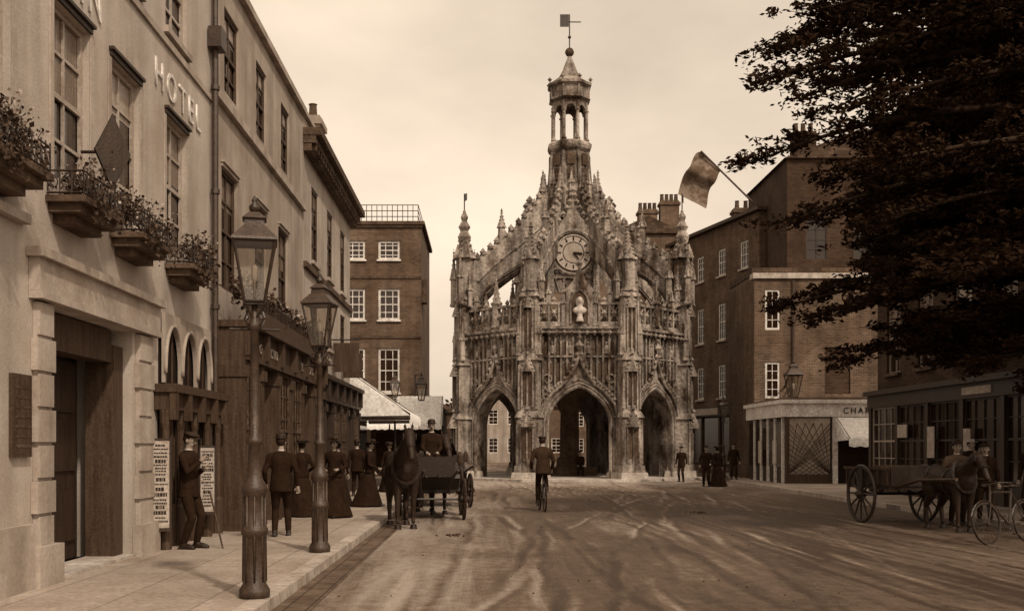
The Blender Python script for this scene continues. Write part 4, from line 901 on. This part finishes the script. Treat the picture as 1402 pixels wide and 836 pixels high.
def horse(loc,rot,s=1.0,headdown=0):
    o=Obj('horse',loc,rot,True,s); H=o.p('body','horse_brown',True,.026)
    secs=[(-.92,1.25,.08,.1),(-.82,1.23,.2,.23),(-.6,1.2,.27,.3),(-.3,1.15,.28,.3),(0,1.1,.29,.3),(.3,1.12,.27,.32),(.5,1.17,.24,.33),(.68,1.2,.18,.27),(.78,1.22,.08,.12)]
    n=14;vs=[];fs=[]
    for y,z,rx,rz in secs:
        for i in range(n): a=2*math.pi*i/n; vs.append((rx*math.cos(a),y,z+rz*math.sin(a)))
    for j in range(len(secs)-1):
        for i in range(n): k=(i+1)%n; fs.append((j*n+i,(j+1)*n+i,(j+1)*n+k,j*n+k))
    fs.append(tuple(range(n))); fs.append(tuple((len(secs)-1)*n+i for i in range(n-1,-1,-1))); H.add(vs,fs)
    h=headdown; P0=Vector((0,.5,1.3)); P1=Vector((0,.8,1.6-h*.3)); P2=Vector((0,1.0,1.86-h*.6)); P3=P2+Vector((0,.2,-.2)); P4=P2+Vector((0,.38,-.44-h*.1))
    tube(H,[P0,P1,P2],[.25,.165,.115],10); tube(H,[P2+Vector((0,-.05,.02)),P2+Vector((0,.06,-.03)),P3,P4,P4+Vector((0,.04,-.06))],[.09,.12,.09,.062,.045],10); ell(H,P2+Vector((0,.1,-.14)),(.075,.1,.12))
    for s_ in(-1,1):
        tube(H,[P2+Vector((s_*.06,-.02,.07)),P2+Vector((s_*.075,-.02,.15)),P2+Vector((s_*.07,-.01,.23))],[.03,.036,.01],6)
        ell(o.p('eyes','leather',True),P2+Vector((s_*.098,.1,-.05)),.022); ell(o.p('nostrils','leather',True),P4+Vector((s_*.035,.045,-.02)),.014)
        box(o.p('blinkers','leather'),P2+Vector((s_*.12-.01,.02,-.11)),P2+Vector((s_*.12+.01,.14,.01)))
        f=.08*s_
        tube(H,[(s_*.15,.5,1.1),(s_*.17,.5,.85),(s_*.16,.5+f*.3,.55),(s_*.16,.5+f*.4,.48),(s_*.16,.49+f*.5,.2),(s_*.16,.52+f*.5,.1)],[.15,.1,.062,.06,.042,.05],9)
        tube(H,[(s_*.15,-.6,1.15),(s_*.19,-.52,.9),(s_*.18,-.5,.8),(s_*.17,-.72-f*.4,.54),(s_*.17,-.73-f*.4,.48),(s_*.17,-.68-f*.5,.2),(s_*.17,-.66-f*.5,.1)],[.22,.17,.12,.07,.062,.045,.05],9)
        for yy in(.52+f*.5,-.66-f*.5): lathe(o.p('hooves','leather'),[(.075,0),(.058,.09)],10,(s_*(.16 if yy>0 else .17),yy+.01))
    tube(o.p('tail','hair',True),[(0,-.9,1.35),(0,-1.02,1.25),(0,-1.05,.9),(0,-1.0,.6)],[.04,.06,.09,.02],8)
    Mn=o.p('mane','hair')
    for i in range(30):
        q=P0.lerp(P2,i/29)+Vector((0,-.11,.14-.05*i/29)); tube(Mn,[q,q+Vector((.09+rnd.uniform(-.02,.04),-.02,-.14))],[.025,.008],4)
    tube(Mn,[P2+Vector((0,0,.1)),P2+Vector((0,.1,0))],[.03,.015],5)
    Lh=o.p('harness','leather')
    tube(Lh,[(.26*math.cos(t),.53-.12*math.sin(t),1.25+.36*math.sin(t)) for t in [k*math.pi/8 for k in range(16)]],.045,6,None,True)
    tube(Lh,[(.3*math.cos(t),.1,1.12+.325*math.sin(t)) for t in [k*math.pi/8 for k in range(16)]],.022,5,None,True)
    tube(Lh,[(.28*math.cos(t),-.6,1.18+.32*math.sin(t)) for t in [k*math.pi/8 for k in range(16)]],.018,5,None,True)
    for t0 in(.1,.28): 
        q=P2+Vector((0,t0,-t0)); tube(Lh,[q+Vector((.11*math.cos(t)*(1.1-t0),.08*math.sin(t),.08*math.sin(t))) for t in [k*math.pi/6 for k in range(12)]],.012,4,None,True)
    for s_ in(-1,1): tube(Lh,[P2+Vector((s_*.1,.1,-.1)),(s_*.28,.1,1.35)],.008,4)
    o.done()
horse((-1.68,20.6,0),rad(192),1.0)
horse((-1.3,25.0,0),rad(200),1.0,.1)
def carriage(loc,rot):
    o=Obj('carriage',loc,rot,True)
    Bd=o.p('body','leather'); 
    extrp=[(-1.25,.7),(-1.3,1.15),(-.6,1.15),(-.55,.85),(.1,.85),(.15,1.25),(.45,1.25),(.5,.95),(.95,1.0),(1.0,.92),(.5,.65),(-.9,.5)]
    n=len(extrp); vs=[(-.55,a,b) for a,b in extrp]+[(.55,a,b) for a,b in extrp]; Bd.add(vs,[tuple(range(n)),tuple(range(2*n-1,n-1,-1))]+[(i,i+n,(i+1)%n+n,(i+1)%n) for i in range(n)])
    Hd=o.p('folding_hood','cloth_dark',True); vs=[];fs=[]
    for i in range(7):
        t=i/6*1.5
        for j in range(9):
            a=math.pi*j/8; vs.append((.58*math.cos(a),-1.0-.5*math.sin(t)*1.0+.55*math.cos(t)*math.sin(a)*.6,1.12+.85*math.sin(a)*(.35+.65*math.cos(t*.6))))
    for i in range(6):
        for j in range(8): fs.append((i*9+j,(i+1)*9+j,(i+1)*9+j+1,i*9+j+1))
    Hd.add(vs,fs)
    box(o.p('seats','cloth_grey'),(-.5,-1.1,1.15),(.5,-.6,1.25)); box(o.p('seats','cloth_grey'),(-.45,.15,1.252),(.45,.5,1.35))
    for s in(-1,1):
        wheel(o,(s*.72,-.85,.56),.56); wheel(o,(s*.66,.75,.45),.45)
        lathe(o.p('lamps','wood_mid'),[(.05,1.2),(.07,1.25),(.07,1.42),(.03,1.5)],8,(s*.62,.25)); tube(o.p('springs','iron'),[(s*.45,-1.3,.62),(s*.45,-.85,.5),(s*.45,-.4,.62)],.025)
        tube(o.p('shafts','wood'),[(s*.3,.8,.6),(s*.34,1.3,.9),(s*.34,3.3,1.15)],.03,6)
    for y,z in((-.85,.56),(.75,.45)): tube(o.p('axles','iron'),[(-.7,y,z),(.7,y,z)],.03)
    box(o.p('dashboard','leather'),(-.45,1.0,.95),(.45,1.04,1.4)); o.done()
carriage((-1.22,23.5,0),rad(186))
person('coachman',(-1.25,23.3,0),rad(186),1.7,pel=(0,.3,1.40),an=[(.14,.75,1.02),(-.14,.75,1.02)],wr=[(.12,.62,1.5),(-.12,.62,1.5)],hat='bowler',knee=(0,.3,1)).done()
carriage((-1.2,28.2,0),rad(190))
def cart(loc,rot):
    o=Obj('two_wheeled_cart',loc,rot,True); Bd=o.p('body','wood')
    box(Bd,(-.55,-1.0,.72),(.55,.85,.8))
    for s in(-1,1):
        wheel(o,(s*.72,0,.61),.61,.06,12); box(Bd,(s*.55-.02,-1.0,.802),(s*.55+.02,.85,1.12)); box(o.p('rails','wood_mid'),(s*.58-.02,-1.05,1.121),(s*.58+.02,.9,1.18))
        for i in range(6): box(o.p('rails','wood_mid'),(s*.575-.0,-.95+i*.35,.81),(s*.575+.02,-.9+i*.35,1.12))
        tube(o.p('shafts','wood_mid'),[(s*.4,-.5,.74),(s*.4,.8,.76),(s*.33,1.6,.95),(s*.33,2.9,1.0)],.035,6); tube(o.p('springs','iron'),[(s*.5,-.5,.7),(s*.5,0,.6),(s*.5,.5,.7)],.025)
    tube(o.p('axle','iron'),[(-.7,0,.61),(.7,0,.61)],.035); box(Bd,(-.53,-1.03,.8),(.53,-.99,1.1)); box(Bd,(-.53,.85,.8),(.53,.89,1.2)); box(o.p('seat','cloth_grey'),(-.5,0.1,1.15),(.5,.4,1.22)); 
    for i in range(4): ell(o.p('sacks','cloth_mid',True),(-.25+.25*(i%3),-.6+.2*i,.95),(.25,.28,.2))
    o.done()
cr=rad(187); cart((8.75,22.0,0),cr); horse((9.02,19.85,0),cr,.84,.25)
person('man',(9.75,21.2,.0),rad(170),1.72,hat='bowler',top='cloth_grey',wr=[(.2,.25,1.05),(-.2,.2,1.0)]).done()
person('man',(9.95,20.4,.12),rad(150),1.55,hat='cap').done(); person('man',(11.0,20.6,.12),rad(120),1.66,hat='bowler').done(); person('man',(11.6,24.5,.12),rad(200),1.66,hat='boater').done()
def bicycle(loc,rot,tilt=0):
    o=Obj('bicycle',loc,rot,True); R=.34; F=o.p('frame','iron')
    for y in(-.52,.53):
        tube(o.p('tyres','leather'),[(0,y+R*math.cos(t),R+R*math.sin(t)) for t in [2*math.pi*i/28 for i in range(28)]],.021,6,None,True)
        for i in range(16):
            t=2*math.pi*i/16; tube(o.p('spokes','iron'),[(0.0,y,R),(0,y+R*.97*math.cos(t),R+R*.97*math.sin(t))],.003,3)
        tube(F,[(-.05,y,R),(.05,y,R)],.02)
    bb=(0,-.05,.3); st=(0,-.2,.85); hd_=(0,.34,.86); hb=(0,.38,.68)
    for a,b in((bb,st),(st,hd_),(bb,hb),(hd_,hb)): tube(F,[a,b],.017)
    for s in(-1,1):
        tube(F,[(s*.035,-.52,R),(s*.02,-.05,.3)],.009); tube(F,[(s*.035,-.52,R),(s*.015,-.2,.83)],.009); tube(F,[(s*.04,.53,R),(s*.035,.4,.66),(0,.385,.66)],.011)
        tube(F,[(0,.33,.98),(s*.14,.33,1.0),(s*.24,.2,.99),(s*.25,.1,.98)],.013); tube(F,[(s*.06,-.05,.3),(s*.07,-.05+s*.0,.3+s*.16)],.01); box(F,(s*.07,-.1,.29+s*.16),(s*.16,0.0,.31+s*.16))
    tube(F,[hd_,(0,.33,.98)],.014); tube(F,[st,(0,-.21,.93)],.012); tube(F,[(.03+.0,-.05+.09*math.cos(t),.3+.09*math.sin(t)) for t in [k*math.pi/6 for k in range(12)]],.008,4,None,True)
    ell(o.p('saddle','leather',True),(0,-.24,.95),(.09,.13,.03)); ell(o.p('saddle','leather',True),(0,-.1,.95),(.03,.1,.022))
    for y in(-.52,.53): tube(o.p('mudguards','iron'),[(0,y+(R+.04)*math.cos(t),R+(R+.04)*math.sin(t)) for t in [rad(20)+rad(18)*i for i in range(8)]],.014,4)
    e=o.done(); e.rotation_euler=(0,tilt,rot)
bicycle((8.8,17.2,0),rad(118),rad(8))
bicycle((1.43,26.0,0),rad(4)); 
person('cyclist',(1.43,26.0,0),rad(4),1.78,pel=(0,-.22,1.02),lean=.22,an=[(.11,-.06,.56),(-.11,-.06,.24)],wr=[(.25,.08,1.02),(-.25,.08,1.02)],hat='cap',top='cloth_mid',bot='cloth_dark').done()
# ================================================================== CAMERA / LIGHT
cam=bpy.data.cameras.new('cam'); co=bpy.data.objects.new('camera',cam); scene.collection.objects.link(co); co.location=(0,0,1.6); co.rotation_euler=(rad(90),0,0)
cam.sensor_width=36; cam.lens=36; cam.shift_x=36/1402; cam.shift_y=194/1402; cam.clip_end=2000; scene.camera=co
el=rad(46); sd=Vector((.5,-.86,0)).normalized()
sv=Vector((sd.x*math.cos(el),sd.y*math.cos(el),math.sin(el)))
sl=bpy.data.lights.new('sun','SUN'); sl.energy=2.7; sl.angle=rad(2.5); sl.color=(1,.86,.70); so=bpy.data.objects.new('sun',sl); scene.collection.objects.link(so)
so.rotation_euler=sv.to_track_quat('Z','Y').to_euler(); so.location=(20,-20,40)
w=bpy.data.worlds.new('World'); scene.world=w; w.use_nodes=True; nt=w.node_tree; N=nt.nodes; L=nt.links; bg=N['Background']
sk=N.new('ShaderNodeTexSky'); sk.sky_type='NISHITA'; sk.sun_disc=False; sk.sun_elevation=el; sk.sun_rotation=math.atan2(sd.x,sd.y); sk.dust_density=4; sk.air_density=1.2
bwn=N.new('ShaderNodeRGBToBW'); L.new(sk.outputs[0],bwn.inputs[0])
pw=N.new('ShaderNodeMath'); pw.operation='POWER'; pw.inputs[1].default_value=.35; L.new(bwn.outputs[0],pw.inputs[0])
tc=N.new('ShaderNodeTexCoord'); mp=N.new('ShaderNodeMapping'); mp.inputs['Scale'].default_value=(1,1,2.2); L.new(tc.outputs['Generated'],mp.inputs[0])
nz=N.new('ShaderNodeTexNoise'); nz.inputs['Scale'].default_value=3.2; nz.inputs['Detail'].default_value=6; L.new(mp.outputs[0],nz.inputs['Vector'])
mr=N.new('ShaderNodeMapRange'); mr.inputs['From Min'].default_value=.3; mr.inputs['From Max'].default_value=.7; mr.inputs['To Min'].default_value=.8; mr.inputs['To Max'].default_value=1.15; L.new(nz.outputs['Fac'],mr.inputs['Value'])
ml=N.new('ShaderNodeMath'); ml.operation='MULTIPLY'; L.new(pw.outputs[0],ml.inputs[0]); L.new(mr.outputs[0],ml.inputs[1])
vm=N.new('ShaderNodeVectorMath'); vm.operation='SCALE'; vm.inputs[0].default_value=(5.5,4.5,3.5); L.new(ml.outputs[0],vm.inputs['Scale'])
L.new(vm.outputs[0],bg.inputs['Color']); bg.inputs['Strength'].default_value=.12
